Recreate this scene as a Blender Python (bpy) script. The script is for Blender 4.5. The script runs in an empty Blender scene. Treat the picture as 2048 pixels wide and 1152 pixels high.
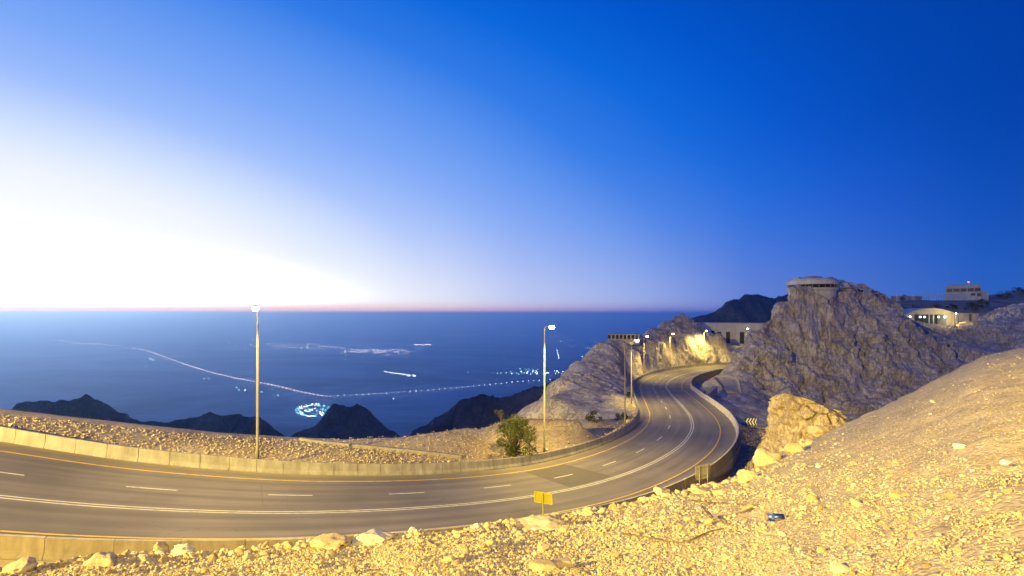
import bpy, math, random
import numpy as np
from mathutils import Vector, Matrix

R = math.radians
rng = np.random.default_rng(7)
random.seed(7)
scene = bpy.context.scene
COL = scene.collection

# ------------------------------------------------------------------ camera
F, EYE, CX = 1000.0, 626.0, 1024.0          # focal length and eye level for a frame 2048 wide
cam_d = bpy.data.cameras.new('camera'); cam = bpy.data.objects.new('camera', cam_d); COL.objects.link(cam)
cam.location = (0, 0, 0); cam.rotation_euler = (R(90), 0, 0)
cam_d.sensor_width = 36.0; cam_d.lens = 36.0 * F / 2048.0
cam_d.shift_y = (EYE - 576.0) / 2048.0
cam_d.clip_start = 0.1; cam_d.clip_end = 400000.0
scene.camera = cam

# ------------------------------------------------------------------ sky at dusk
def lin(r, g, b, s=1.0):
    f = lambda c: ((c / 255.0) / 12.92 if c / 255.0 <= 0.04045 else ((c / 255.0 + 0.055) / 1.055) ** 2.4) * s
    return (f(r), f(g), f(b), 1.0)

world = bpy.data.worlds.new('World'); scene.world = world; world.use_nodes = True
wn, wl = world.node_tree.nodes, world.node_tree.links
wn.clear()
def W(t, **k):
    n = wn.new(t)
    for a, v in k.items(): setattr(n, a, v)
    return n
def wmath(op, a, b=None, clamp=False):
    n = W('ShaderNodeMath', operation=op, use_clamp=clamp)
    for i, v in enumerate((a, b)):
        if v is None: continue
        if isinstance(v, (int, float)): n.inputs[i].default_value = v
        else: wl.new(v, n.inputs[i])
    return n.outputs[0]
def wramp(fac, stops, interp='LINEAR'):
    n = W('ShaderNodeValToRGB'); n.color_ramp.interpolation = interp
    e = n.color_ramp.elements
    while len(e) < len(stops): e.new(0.5)
    for i, (p, c) in enumerate(stops): e[i].position = p; e[i].color = c
    wl.new(fac, n.inputs[0]); return n.outputs[0]
def wmix(f, a, b):
    n = W('ShaderNodeMix', data_type='RGBA')
    wl.new(f, n.inputs[0]); wl.new(a, n.inputs[6])
    if isinstance(b, tuple): n.inputs[7].default_value = b
    else: wl.new(b, n.inputs[7])
    return n.outputs[2]
SUN_AZ = R(-50.0)
tc = W('ShaderNodeTexCoord'); sep = W('ShaderNodeSeparateXYZ'); wl.new(tc.outputs['Generated'], sep.inputs[0])
sx, sy, sz = sep.outputs
el = wmath('MULTIPLY', wmath('ABSOLUTE', wmath('ARCSINE', sz)), 180 / math.pi)
hyp = wmath('MAXIMUM', wmath('SQRT', wmath('ADD', wmath('MULTIPLY', sx, sx), wmath('MULTIPLY', sy, sy))), 1e-4)
ca = wmath('DIVIDE', wmath('ADD', wmath('MULTIPLY', sx, math.sin(SUN_AZ)), wmath('MULTIPLY', sy, math.cos(SUN_AZ))), hyp)
ca = wmath('MINIMUM', wmath('MAXIMUM', ca, -1.0), 1.0)
daz = wmath('MULTIPLY', wmath('ARCCOSINE', ca), 180 / math.pi)
# near the zenith the azimuth matters less
dazw = wmath('MULTIPLY', daz, wmath('MINIMUM', wmath('MULTIPLY', hyp, 1.05), 1.0))
dd = wmath('SQRT', wmath('ADD', wmath('POWER', wmath('MULTIPLY', dazw, 0.45), 2.0), wmath('POWER', el, 2.0)))
dn = wmath('DIVIDE', dd, 100.0, True)
base = wramp(dn, [(0.0, (1.0, 1.0, 1.0, 1)), (0.075, (1.0, 1.0, 1.0, 1)), (0.095, lin(250, 253, 255)), (0.12, lin(238, 244, 255)), (0.15, lin(207, 225, 255)), (0.19, lin(155, 188, 253)), (0.23, lin(124, 168, 248)),
                  (0.28, lin(88, 146, 240)), (0.315, lin(48, 123, 231)), (0.36, lin(8, 104, 220)), (0.40, lin(0, 85, 204)), (0.44, lin(0, 71, 180)), (0.49, lin(0, 58, 160)), (0.60, lin(6, 56, 157)), (1.0, lin(20, 54, 150))])
# lighter, lilac air low over the horizon
hz = wmath('POWER', 2.718, wmath('MULTIPLY', wmath('POWER', wmath('DIVIDE', el, 7.0), 1.4), -1.0))
hzc = wramp(wmath('DIVIDE', daz, 150.0, True), [(0.0, (1.02, 1.01, 1.0, 1)), (0.22, (1.0, 0.99, 1.0, 1)), (0.28, lin(242, 242, 251)), (0.34, lin(206, 212, 245)), (0.43, lin(165, 182, 233)), (0.50, lin(110, 136, 215)), (0.62, lin(45, 102, 195)), (1.0, lin(40, 72, 150))])
c0 = wmix(hz, base, hzc)
# the burnt-out core of the afterglow where the sun went down
core = wmath('MULTIPLY', wmath('POWER', 2.718, wmath('MULTIPLY', wmath('POWER', wmath('DIVIDE', el, 3.1), 2.0), -1.0)), wmath('POWER', 2.718, wmath('MULTIPLY', wmath('POWER', wmath('DIVIDE', daz, 15.5), 2.0), -1.0)))
core = wmath('MULTIPLY', core, wmath('SUBTRACT', 1.0, wmath('POWER', 2.718, wmath('MULTIPLY', wmath('POWER', wmath('DIVIDE', el, 1.1), 4.0), -1.0))))
ca_ = W('ShaderNodeMix', data_type='RGBA', blend_type='ADD'); wl.new(core, ca_.inputs[0]); wl.new(c0, ca_.inputs[6]); ca_.inputs[7].default_value = (28, 25.5, 24, 1)
c1 = ca_.outputs[2]
pinkf = wmath('POWER', 2.718, wmath('MULTIPLY', wmath('POWER', wmath('DIVIDE', el, 0.85), 2.0), -1.0), True)
pinkc = wramp(wmath('DIVIDE', daz, 150.0, True), [(0.0, (1.7, 0.85, 0.62, 1)), (0.2, (1.4, 0.72, 0.6, 1)), (0.33, (0.78, 0.44, 0.58, 1)), (0.45, lin(140, 135, 205)), (0.62, lin(50, 92, 185)), (1.0, lin(42, 68, 145))])
c2 = wmix(pinkf, c1, pinkc)
bg = W('ShaderNodeBackground'); bg.inputs[1].default_value = 1.0
wl.new(c2, bg.inputs[0])
wo = W('ShaderNodeOutputWorld'); wl.new(bg.outputs[0], wo.inputs[0])

scene.view_settings.view_transform = 'Standard'; scene.view_settings.look = 'None'
scene.view_settings.exposure = 0.0; scene.view_settings.gamma = 1.0; scene.view_settings.use_curve_mapping = False
scene.render.engine = 'CYCLES'
scene.cycles.use_denoising = True
scene.cycles.max_bounces = 9; scene.cycles.diffuse_bounces = 3; scene.cycles.volume_bounces = 8
scene.cycles.sample_clamp_indirect = 4.0

# ------------------------------------------------------------------ numbers: noise, projection
def _hash(ix, iy, iz, seed):
    h = (ix.astype(np.int64) * 374761393 + iy.astype(np.int64) * 668265263 + iz.astype(np.int64) * 2147483647 + seed * 974634777) & 0xFFFFFFFF
    h = ((h ^ (h >> 13)) * 1274126177) & 0xFFFFFFFF
    h = ((h ^ (h >> 16)) * 2246822519) & 0xFFFFFFFF
    return (h ^ (h >> 15)) & 0xFFFFFFFF
_G = np.array([(1,1,0),(-1,1,0),(1,-1,0),(-1,-1,0),(1,0,1),(-1,0,1),(1,0,-1),(-1,0,-1),(0,1,1),(0,-1,1),(0,1,-1),(0,-1,-1),(1,1,0),(-1,1,0),(0,-1,1),(0,-1,-1)], float)
def noise3(x, y, z, seed=0):
    x, y, z = [np.asarray(a, float) for a in np.broadcast_arrays(x, y, z)]
    ix, iy, iz = np.floor(x), np.floor(y), np.floor(z)
    fx, fy, fz = x - ix, y - iy, z - iz
    u, v, w = [t * t * t * (t * (t * 6 - 15) + 10) for t in (fx, fy, fz)]
    out = 0
    for dx in (0, 1):
        for dy in (0, 1):
            for dz in (0, 1):
                g = _G[_hash(ix + dx, iy + dy, iz + dz, seed) % 16]
                d = g[..., 0] * (fx - dx) + g[..., 1] * (fy - dy) + g[..., 2] * (fz - dz)
                out = out + d * (u if dx else 1 - u) * (v if dy else 1 - v) * (w if dz else 1 - w)
    return out
def fbm(x, y, z, octs=4, seed=0, gain=0.5):
    s, a = 0, 1.0
    for o in range(octs):
        s = s + a * noise3(x * 2 ** o, y * 2 ** o, z * 2 ** o, seed + o); a *= gain
    return s
def ridged(x, y, z, octs=4, seed=0, gain=0.5):
    s, a = 0, 1.0
    for o in range(octs):
        s = s + a * (1 - 2 * np.abs(noise3(x * 2 ** o, y * 2 ** o, z * 2 ** o, seed + o))); a *= gain
    return s - 1.0
def blocks(x, y, z, seed=0):
    """a random value per broken block, and the distance to the joint between blocks"""
    x, y, z = [np.asarray(a, float) for a in np.broadcast_arrays(x, y, z)]
    ix, iy, iz = np.floor(x), np.floor(y), np.floor(z); b1 = np.full(x.shape, 9.0); b2 = np.full(x.shape, 9.0); val = np.zeros(x.shape)
    for dx in (-1, 0, 1):
        for dy in (-1, 0, 1):
            for dz in (-1, 0, 1):
                h = _hash(ix + dx, iy + dy, iz + dz, seed); r1 = (h & 1023) / 1023.0; r2 = ((h >> 10) & 1023) / 1023.0; r3 = ((h >> 20) & 1023) / 1023.0
                d = (ix + dx + r1 - x) ** 2 + (iy + dy + r2 - y) ** 2 + (iz + dz + r3 - z) ** 2
                nb = d < b1; b2 = np.where(nb, b1, np.minimum(b2, d)); b1 = np.where(nb, d, b1); val = np.where(nb, ((h >> 5) & 1023) / 511.5 - 1, val)
    return val, np.sqrt(b2) - np.sqrt(b1)
def sstep(a, b, x):
    t = np.clip((x - a) / (b - a), 0, 1); return t * t * (3 - 2 * t)

def at(px, py, Y):
    return np.array([(px - CX) / F * Y, Y, -(py - EYE) / F * Y])

# ------------------------------------------------------------------ helpers: materials
class NT:
    def __init__(s, name):
        s.m = bpy.data.materials.new(name); s.m.use_nodes = True
        s.n, s.l = s.m.node_tree.nodes, s.m.node_tree.links
        s.bsdf = s.n['Principled BSDF']; s.out = s.n['Material Output']
        s.co = s.n.new('ShaderNodeTexCoord')
    def node(s, t, **k):
        n = s.n.new(t)
        for a, v in k.items(): setattr(n, a, v)
        return n
    def put(s, sock, v):
        if isinstance(v, bpy.types.NodeSocket): s.l.new(v, sock)
        else: sock.default_value = v
    def vec(s, scale, coord='Object'):
        m = s.node('ShaderNodeMapping'); s.l.new(s.co.outputs[coord], m.inputs[0]); m.inputs['Scale'].default_value = scale
        return m.outputs[0]
    def noise(s, scale, detail=4, rough=0.55, vec=None, dist=0.0):
        n = s.node('ShaderNodeTexNoise'); n.inputs['Scale'].default_value = scale; n.inputs['Detail'].default_value = detail
        n.inputs['Roughness'].default_value = rough; n.inputs['Distortion'].default_value = dist
        s.l.new(vec or s.co.outputs['Object'], n.inputs['Vector']); return n.outputs[0]
    def voro(s, scale, feature='F1', vec=None):
        n = s.node('ShaderNodeTexVoronoi', feature=feature); n.inputs['Scale'].default_value = scale
        s.l.new(vec or s.co.outputs['Object'], n.inputs['Vector']); return n
    def ramp(s, fac, stops):
        n = s.node('ShaderNodeValToRGB'); e = n.color_ramp.elements
        while len(e) < len(stops): e.new(0.5)
        for i, (p, c) in enumerate(stops):
            e[i].position = p; e[i].color = c if len(c) == 4 else (*c, 1)
        s.l.new(fac, n.inputs[0]); return n.outputs[0]
    def mix(s, f, a, b, blend='MIX'):
        n = s.node('ShaderNodeMix', data_type='RGBA', blend_type=blend)
        s.put(n.inputs[0], f)
        for i, v in ((6, a), (7, b)):
            s.put(n.inputs[i], v if isinstance(v, bpy.types.NodeSocket) or len(v) == 4 else (*v, 1))
        return n.outputs[2]
    def math(s, op, a, b=0.0, clamp=False):
        n = s.node('ShaderNodeMath', operation=op, use_clamp=clamp); s.put(n.inputs[0], a); s.put(n.inputs[1], b); return n.outputs[0]
    def bump(s, h, strength=0.5, dist=0.1, prev=None):
        n = s.node('ShaderNodeBump'); n.inputs['Strength'].default_value = strength; n.inputs['Distance'].default_value = dist
        s.l.new(h, n.inputs['Height'])
        if prev is not None: s.l.new(prev, n.inputs['Normal'])
        return n.outputs[0]
    def done(s, col=None, rough=0.9, normal=None, metal=0.0, spec=0.3):
        if col is not None: s.put(s.bsdf.inputs['Base Color'], col if isinstance(col, bpy.types.NodeSocket) or len(col) == 4 else (*col, 1))
        s.put(s.bsdf.inputs['Roughness'], rough); s.bsdf.inputs['Metallic'].default_value = metal
        s.bsdf.inputs['Specular IOR Level'].default_value = spec
        if normal is not None: s.l.new(normal, s.bsdf.inputs['Normal'])
        return s.m

def plain_mat(name, col, rough=0.7, metal=0.0, var=0.25, scale=3.0):
    t = NT(name)
    n = t.noise(scale, 5, 0.6)
    a = tuple(c * (1 - var) for c in col); b = tuple(min(1, c * (1 + var)) for c in col)
    return t.done(t.ramp(n, [(0.3, a), (0.7, b)]), rough, t.bump(t.noise(scale * 8, 3), 0.15, 0.02), metal)
def emit_mat(name, col, strength):
    t = NT(name); t.bsdf.inputs['Base Color'].default_value = (0.05, 0.05, 0.05, 1)
    t.bsdf.inputs['Emission Color'].default_value = (*col, 1); t.bsdf.inputs['Emission Strength'].default_value = strength
    t.m.cycles.emission_sampling = 'NONE'
    return t.m

def rock_mat(name, dark, mid, light, strata=0.5, bump=0.9, cr=0.5, scale=1.0):
    t = NT(name)
    big = t.noise(0.09 * scale, 6, 0.62, dist=0.6)
    c = t.ramp(big, [(0.3, dark), (0.5, mid), (0.72, light)])
    st = t.noise(0.35 * scale, 6, 0.65, t.vec((0.35, 0.35, 2.2)), 0.8)
    c = t.mix(strata, c, t.ramp(st, [(0.32, tuple(x * 0.55 for x in mid)), (0.5, mid), (0.7, tuple(min(1, x * 1.2) for x in light))]), 'SOFT_LIGHT')
    ck = t.noise(0.5 * scale, 5, 0.6, t.vec((1.1, 1.1, 0.35)), 1.2)
    ckm = t.math('SUBTRACT', 1.0, t.math('MULTIPLY', t.math('ABSOLUTE', t.math('SUBTRACT', ck, 0.5)), 16.0), True)
    c = t.mix(t.math('MULTIPLY', ckm, cr), c, tuple(x * 0.4 for x in dark))
    fine = t.noise(3.0 * scale, 5, 0.7)
    c = t.mix(0.35, c, t.ramp(fine, [(0.3, (0.25, 0.25, 0.25)), (0.7, (0.8, 0.8, 0.8))]), 'OVERLAY')
    h = t.math('ADD', t.math('MULTIPLY', st, 0.8), t.math('MULTIPLY', fine, 0.35))
    h = t.math('SUBTRACT', h, t.math('MULTIPLY', ckm, 0.25))
    return t.done(c, 0.95, t.bump(h, bump, 0.6 / scale), spec=0.15)

M = {}
M['massif'] = rock_mat('massif_limestone', (0.30, 0.255, 0.245), (0.52, 0.48, 0.47), (0.64, 0.60, 0.59), 0.6, 0.75, 0.55)
M['slope'] = rock_mat('mountainside_scree', (0.26, 0.20, 0.16), (0.42, 0.35, 0.29), (0.50, 0.43, 0.36), 0.3, 0.6, 0.15, 1.6)
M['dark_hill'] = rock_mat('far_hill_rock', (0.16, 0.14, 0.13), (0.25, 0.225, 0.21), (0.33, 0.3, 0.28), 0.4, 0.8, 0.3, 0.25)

def soil_mat():
    t = NT('pale_rubble_ground')
    a = t.noise(1.3, 6, 0.65); b = t.noise(14, 4, 0.7); v = t.voro(16)
    c = t.ramp(a, [(0.3, (0.42, 0.335, 0.225)), (0.5, (0.52, 0.43, 0.305)), (0.7, (0.6, 0.51, 0.38))])
    c = t.mix(0.55, c, t.ramp(b, [(0.32, (0.22, 0.2, 0.18)), (0.65, (0.72, 0.72, 0.72))]), 'OVERLAY')
    c = t.mix(0.5, c, t.ramp(v.outputs['Distance'], [(0.1, (0.75, 0.75, 0.75)), (0.8, (0.3, 0.28, 0.26))]), 'OVERLAY')
    h = t.math('SUBTRACT', t.math('MULTIPLY', b, 1.0), t.math('MULTIPLY', v.outputs['Distance'], 0.6))
    return t.done(c, 0.95, t.bump(h, 0.8, 0.035), spec=0.1)
M['soil'] = soil_mat()

def stone_mat(name, dark, light, seedscale=1.0):
    t = NT(name)
    g = t.node('ShaderNodeNewGeometry')
    oi = t.node('ShaderNodeObjectInfo')
    rnd = t.math('FRACT', t.math('ADD', g.outputs['Random Per Island'], oi.outputs['Random']))
    c = t.ramp(rnd, [(0.0, dark), (0.25, tuple(0.6 * d + 0.4 * l for d, l in zip(dark, light))), (0.8, light), (1.0, (0.66, 0.6, 0.52))])
    n = t.noise(9 * seedscale, 6, 0.7)
    c = t.mix(0.5, c, t.ramp(n, [(0.3, (0.25, 0.24, 0.22)), (0.68, (0.75, 0.75, 0.75))]), 'OVERLAY')
    return t.done(c, 0.92, t.bump(t.noise(22 * seedscale, 5, 0.7), 0.7, 0.03), spec=0.15)
M['stone'] = stone_mat('limestone_rubble', (0.40, 0.30, 0.17), (0.58, 0.48, 0.33))
M['pitch_stone'] = stone_mat('pitched_stone', (0.40, 0.33, 0.27), (0.5, 0.42, 0.35), 0.6)

def asphalt_mat():
    t = NT('worn_asphalt')
    uv = t.vec((0.05, 1.1, 1), 'UV')
    streak = t.noise(1.0, 5, 0.6, uv, 0.3)
    blot = t.noise(0.12, 5, 0.6); fine = t.noise(40, 3, 0.7)
    c = t.ramp(streak, [(0.3, (0.155, 0.136, 0.136)), (0.5, (0.195, 0.17, 0.168)), (0.72, (0.24, 0.21, 0.205))])
    c = t.mix(0.75, c, t.ramp(blot, [(0.3, (0.33, 0.33, 0.33)), (0.7, (0.66, 0.65, 0.63))]), 'OVERLAY')
    sp_ = t.node('ShaderNodeSeparateXYZ'); t.l.new(t.co.outputs['UV'], sp_.inputs[0]); off = sp_.outputs[1]
    tr = t.math('MULTIPLY', t.math('ADD', t.math('COSINE', t.math('MULTIPLY', t.math('ADD', off, 0.9), 3.70)), 1.0), 0.5)      # two wheel tracks a lane
    tr = t.math('MULTIPLY', t.math('POWER', tr, 3.0), t.math('MULTIPLY', t.noise(1.0, 3, 0.5, t.vec((0.03, 0.4, 1), 'UV')), 0.75))
    c = t.mix(tr, c, (0.12, 0.10, 0.098))
    dust = t.node('ShaderNodeMapRange'); t.l.new(t.math('ABSOLUTE', t.math('SUBTRACT', off, 1.2)), dust.inputs[0]); dust.inputs[1].default_value = 5.4; dust.inputs[2].default_value = 7.6
    c = t.mix(t.math('MULTIPLY', dust.outputs[0], t.math('MULTIPLY', t.noise(0.8, 5, 0.7), 0.9)), c, (0.34, 0.28, 0.20))          # blown sand along the edges
    vc = t.voro(0.22, 'DISTANCE_TO_EDGE', t.vec((1, 1, 1), 'UV')); cr_ = t.math('LESS_THAN', t.math('ADD', vc.outputs['Distance'], t.math('MULTIPLY', t.noise(3, 4, .7), .035)), 0.019)
    c = t.mix(t.math('MULTIPLY', cr_, t.math('MULTIPLY', t.math('GREATER_THAN', t.noise(0.15, 2), 0.54), 0.5)), c, (0.07, 0.06, 0.06))
    c = t.mix(0.4, c, t.ramp(fine, [(0.3, (0.3, 0.3, 0.3)), (0.7, (0.7, 0.7, 0.7))]), 'OVERLAY')
    rg = t.node('ShaderNodeMapRange'); t.l.new(streak, rg.inputs[0]); rg.inputs[3].default_value = 0.78; rg.inputs[4].default_value = 0.55
    return t.done(c, rg.outputs[0], t.bump(fine, 0.3, 0.01), spec=0.35)
M['asphalt'] = asphalt_mat()
def paint_mat(name, col):
    t = NT(name)
    n = t.noise(2.2, 6, 0.75)
    c = t.mix(t.ramp(n, [(0.36, (1, 1, 1)), (0.5, (0, 0, 0))]), col, tuple(0.55 * x + 0.06 for x in col))
    return t.done(c, 0.6, spec=0.4)
M['white_line'] = paint_mat('white_road_paint', (0.72, 0.69, 0.62))
M['yellow_line'] = paint_mat('yellow_road_paint', (0.74, 0.50, 0.07))
def concrete_mat(name, col, sc=1.0):
    t = NT(name)
    a = t.noise(0.9 * sc, 6, 0.65); d = t.noise(1.2 * sc, 5, 0.65, t.vec((1.6, 1.6, 0.3)), 0.4); f = t.noise(30 * sc, 3)
    c = t.ramp(a, [(0.3, tuple(x * 0.78 for x in col)), (0.7, tuple(min(1, x * 1.12) for x in col))])
    c = t.mix(0.4, c, t.ramp(d, [(0.33, (0.22, 0.2, 0.18)), (0.6, (0.62, 0.62, 0.62))]), 'OVERLAY')
    return t.done(c, 0.85, t.bump(t.math('ADD', f, d), 0.25, 0.02), spec=0.25)
M['concrete'] = concrete_mat('barrier_concrete', (0.31, 0.292, 0.30))
M['lit_concrete'] = concrete_mat('lit_barrier_concrete', (0.56, 0.52, 0.50))  # near barrier's inner face and top: lamp light put into the colour
M['shaded_concrete'] = concrete_mat('shaded_barrier_concrete', (0.23, 0.19, 0.15))  # near barrier's outer face: the hill brow's shade, painted as darker brown
M['wall_concrete'] = concrete_mat('drain_concrete', (0.40, 0.37, 0.34), 0.6)
M['render'] = concrete_mat('pale_building_render', (0.62, 0.60, 0.56), 0.3)
M['render_grey'] = concrete_mat('grey_building_render', (0.5, 0.47, 0.46), 0.3)
M['galv'] = plain_mat('galvanised_steel', (0.2, 0.175, 0.15), 0.6, 0.0, 0.12, 2)
M['lamp_body'] = plain_mat('lamp_housing', (0.3, 0.3, 0.3), 0.5, 0.3, 0.1, 4)
M['lens'] = emit_mat('lit_lamp_lens', (1.0, 0.82, 0.5), 60)
M['lens_white'] = emit_mat('white_lamp_lens', (0.6, 0.85, 1.0), 8)
M['lens_off'] = plain_mat('unlit_lamp_glass', (0.35, 0.36, 0.38), 0.2, 0.0, 0.05, 2)
M['glass'] = NT('dark_window_glass').done((0.012, 0.014, 0.02), 0.3, spec=0.15)
M['dark'] = plain_mat('opening_shade_tone', (0.04, 0.04, 0.045), 0.9)  # walls behind open bays: the shade inside is put into the near-black colour
M['beacon'] = emit_mat('red_beacon_lens', (1.0, 0.04, 0.1), 14)
M['bark'] = plain_mat('grey_brown_bark', (0.16, 0.12, 0.08), 0.95, 0, 0.35, 9)

def leaf_mat(name, a, b):
    t = NT(name); g = t.node('ShaderNodeNewGeometry')
    c = t.ramp(g.outputs['Random Per Island'], [(0.0, a), (0.6, tuple(0.5 * (x + y) for x, y in zip(a, b))), (1.0, b)])
    t.done(c, 0.6, spec=0.25)
    tr = t.node('ShaderNodeBsdfTranslucent'); t.l.new(c, tr.inputs[0])
    mx = t.node('ShaderNodeMixShader'); mx.inputs[0].default_value = 0.25
    t.l.new(t.bsdf.outputs[0], mx.inputs[1]); t.l.new(tr.outputs[0], mx.inputs[2]); t.l.new(mx.outputs[0], t.out.inputs[0])
    return t.m
M['leaf'] = leaf_mat('olive_green_leaf', (0.05, 0.065, 0.015), (0.17, 0.18, 0.05))
M['dry_leaf'] = leaf_mat('dry_yellow_leaf', (0.10, 0.08, 0.03), (0.2, 0.15, 0.06))
M['dark_leaf'] = leaf_mat('dark_shrub_leaf', (0.03, 0.035, 0.02), (0.08, 0.08, 0.04))

# ------------------------------------------------------------------ helpers: objects
def mesh(name, V, Fc, mats=None, smooth=False, midx=None):
    me = bpy.data.meshes.new(name)
    V = np.asarray(V, float)
    if isinstance(Fc, np.ndarray):
        n, k = Fc.shape
        me.vertices.add(len(V)); me.vertices.foreach_set('co', V.astype(np.float32).ravel())
        me.loops.add(n * k); me.loops.foreach_set('vertex_index', Fc.astype(np.int32).ravel())
        me.polygons.add(n); me.polygons.foreach_set('loop_start', (np.arange(n) * k).astype(np.int32))
        me.update(calc_edges=True); me.validate()
    else:
        me.from_pydata([tuple(v) for v in V], [], Fc)
    for m in (mats if isinstance(mats, (list, tuple)) else [mats]):
        if m is not None: me.materials.append(m if not isinstance(m, str) else M[m])
    if midx is not None: me.polygons.foreach_set('material_index', np.asarray(midx, np.int32))
    me.polygons.foreach_set('use_smooth', [smooth] * len(me.polygons))
    me.update()
    return me
def link(name, data, parent=None, loc=None, rot=None):
    o = bpy.data.objects.new(name, data); COL.objects.link(o)
    if parent is not None: o.parent = parent
    if loc is not None: o.location = tuple(loc)
    if rot is not None: o.rotation_euler = rot
    return o
def obj(name, V, Fc, mats, parent=None, smooth=False, loc=None, rot=None, midx=None):
    return link(name, mesh(name, V, Fc, mats, smooth, midx), parent, loc, rot)
def tag(o, label, cat, group=None):
    o['label'] = label; o['category'] = cat
    if group: o['group'] = group
    return o
def struct(o, label=None, kind='structure'):
    o['kind'] = kind
    if label: o['label'] = label
    return o
def thing(name, label, cat, loc=(0, 0, 0), rz=0.0, group=None):
    return tag(link(name, None, None, loc, (0, 0, rz)), label, cat, group)

class MB:
    def __init__(s): s.v, s.f, s.m = [], [], []
    def add(s, V, Fs, mi=0):
        b = len(s.v); s.v += [tuple(map(float, p)) for p in V]; s.f += [tuple(i + b for i in f) for f in Fs]; s.m += [mi] * len(Fs); return s
    def box(s, x0, x1, y0, y1, z0, z1, mi=0, bev=0.0):
        V = [(x, y, z) for z in (z0, z1) for x, y in ((x0, y0), (x1, y0), (x1, y1), (x0, y1))]
        return s.add(V, [(3, 2, 1, 0), (4, 5, 6, 7), (0, 1, 5, 4), (1, 2, 6, 5), (2, 3, 7, 6), (3, 0, 4, 7)], mi)
    def tube(s, pts, rad, n=8, mi=0, cap=True):
        pts = [Vector(p) for p in pts]; b = len(s.v)
        rad = rad if isinstance(rad, (list, tuple)) else [rad] * len(pts)
        for i, p in enumerate(pts):
            d = (pts[min(i + 1, len(pts) - 1)] - pts[max(i - 1, 0)]).normalized()
            a = d.orthogonal().normalized() if abs(d.z) < 0.98 else Vector((1, 0, 0)); a = (a - d * a.dot(d)).normalized(); c = d.cross(a)
            for k in range(n):
                t = 2 * math.pi * k / n; q = p + (a * math.cos(t) + c * math.sin(t)) * rad[i]; s.v.append(tuple(q))
        for i in range(len(pts) - 1):
            for k in range(n):
                s.f.append((b + i * n + k, b + i * n + (k + 1) % n, b + (i + 1) * n + (k + 1) % n, b + (i + 1) * n + k)); s.m.append(mi)
        if cap:
            s.f.append(tuple(b + k for k in range(n))[::-1]); s.m.append(mi)
            e = b + (len(pts) - 1) * n; s.f.append(tuple(e + k for k in range(n))); s.m.append(mi)
        return s
    def lathe(s, prof, n=32, mi=0):
        b = len(s.v)
        for r, z in prof:
            for k in range(n):
                t = 2 * math.pi * k / n; s.v.append((r * math.cos(t), r * math.sin(t), z))
        for i in range(len(prof) - 1):
            for k in range(n):
                s.f.append((b + i * n + k, b + i * n + (k + 1) % n, b + (i + 1) * n + (k + 1) % n, b + (i + 1) * n + k)); s.m.append(mi)
        s.f.append(tuple(b + k for k in range(n))[::-1]); s.m.append(mi)
        e = b + (len(prof) - 1) * n; s.f.append(tuple(e + k for k in range(n))); s.m.append(mi)
        return s
    def mesh(s, name, mats, smooth=False): return mesh(name, s.v, s.f, mats, smooth, s.m)
    def build(s, name, mats, parent=None, smooth=False, loc=None, rot=None): return link(name, s.mesh(name, mats, smooth), parent, loc, rot)

def grid_faces(nr, nc, mask=None):
    i = np.arange(nr - 1)[:, None] * nc + np.arange(nc - 1)[None, :]
    q = np.stack([i, i + 1, i + nc + 1, i + nc], -1).reshape(-1, 4)
    return q if mask is None else q[mask.reshape(-1)]

# ------------------------------------------------------------------ the road's line in plan
RK = np.array([[-92, 34.5, 1.2], [-82, 31.8, -0.9], [-72, 29.8, -2.8], [-62, 28.4, -4.6], [-53, 27.6, -6.3], [-43.8, 27.4, -7.95],
 [-34.43, 28.1, -9.65], [-25.17, 29.75, -11.61], [-15.95, 32.53, -13.13], [-7.74, 36.33, -14.32], [0.11, 41.32, -15.49], [7.09, 47.16, -16.44], [13.29, 53.89, -17.08], [19.03, 61.28, -17.55], [24.04, 69.13, -17.88], [28.25, 77.59, -17.98], [31.13, 86.45, -18.0], [32.86, 95.7, -18.16], [34.85, 104.9, -18.49], [36.47, 114.12, -18.97], [38.96, 123.21, -19.48], [40.61, 132.44, -19.96], [43.61, 141.29, -20.31], [46.98, 150.1, -20.49], [51.1, 158.51, -20.62], [56.15, 166.41, -20.73], [61.76, 173.92, -20.85], [67.89, 181.0, -20.98],
 [74.6, 187.4, -21.1], [82.2, 192.8, -21.2], [90.6, 196.8, -21.25], [99.6, 199.3, -21.3], [109, 200.6, -21.3]], float)
for _ in range(1):
    RK[7:-6] = 0.2 * RK[6:-7] + 0.6 * RK[7:-6] + 0.2 * RK[8:-5]
def spline(K, n=10):
    P = np.vstack([2 * K[0] - K[1], K, 2 * K[-1] - K[-2]]); out = []
    for i in range(1, len(P) - 2):
        p0, p1, p2, p3 = P[i - 1:i + 3]
        for t in np.arange(n) / n:
            out.append(.5 * ((2 * p1) + (-p0 + p2) * t + (2 * p0 - 5 * p1 + 4 * p2 - p3) * t * t + (-p0 + 3 * p1 - 3 * p2 + p3) * t ** 3))
    out.append(P[-2]); return np.array(out)
RS = spline(RK)
RD = np.r_[0, np.cumsum(np.linalg.norm(np.diff(RS[:, :2], axis=0), axis=1))]
RLEN = RD[-1]
RT = np.gradient(RS[:, :2], axis=0); RT /= np.linalg.norm(RT, axis=1)[:, None]
def road(s, o=0.0, dz=0.0):
    s = np.asarray(s, float)
    p = np.stack([np.interp(s, RD, RS[:, k]) for k in range(3)], -1)
    t = np.stack([np.interp(s, RD, RT[:, k]) for k in range(2)], -1); t /= np.linalg.norm(t, axis=-1)[..., None]
    o = np.broadcast_to(np.asarray(o, float), s.shape)
    p[..., 0] += -t[..., 1] * o; p[..., 1] += t[..., 0] * o; p[..., 2] += dz
    return p
def road_dir(s):
    return math.atan2(np.interp(s, RD, RT[:, 1]), np.interp(s, RD, RT[:, 0]))
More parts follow.
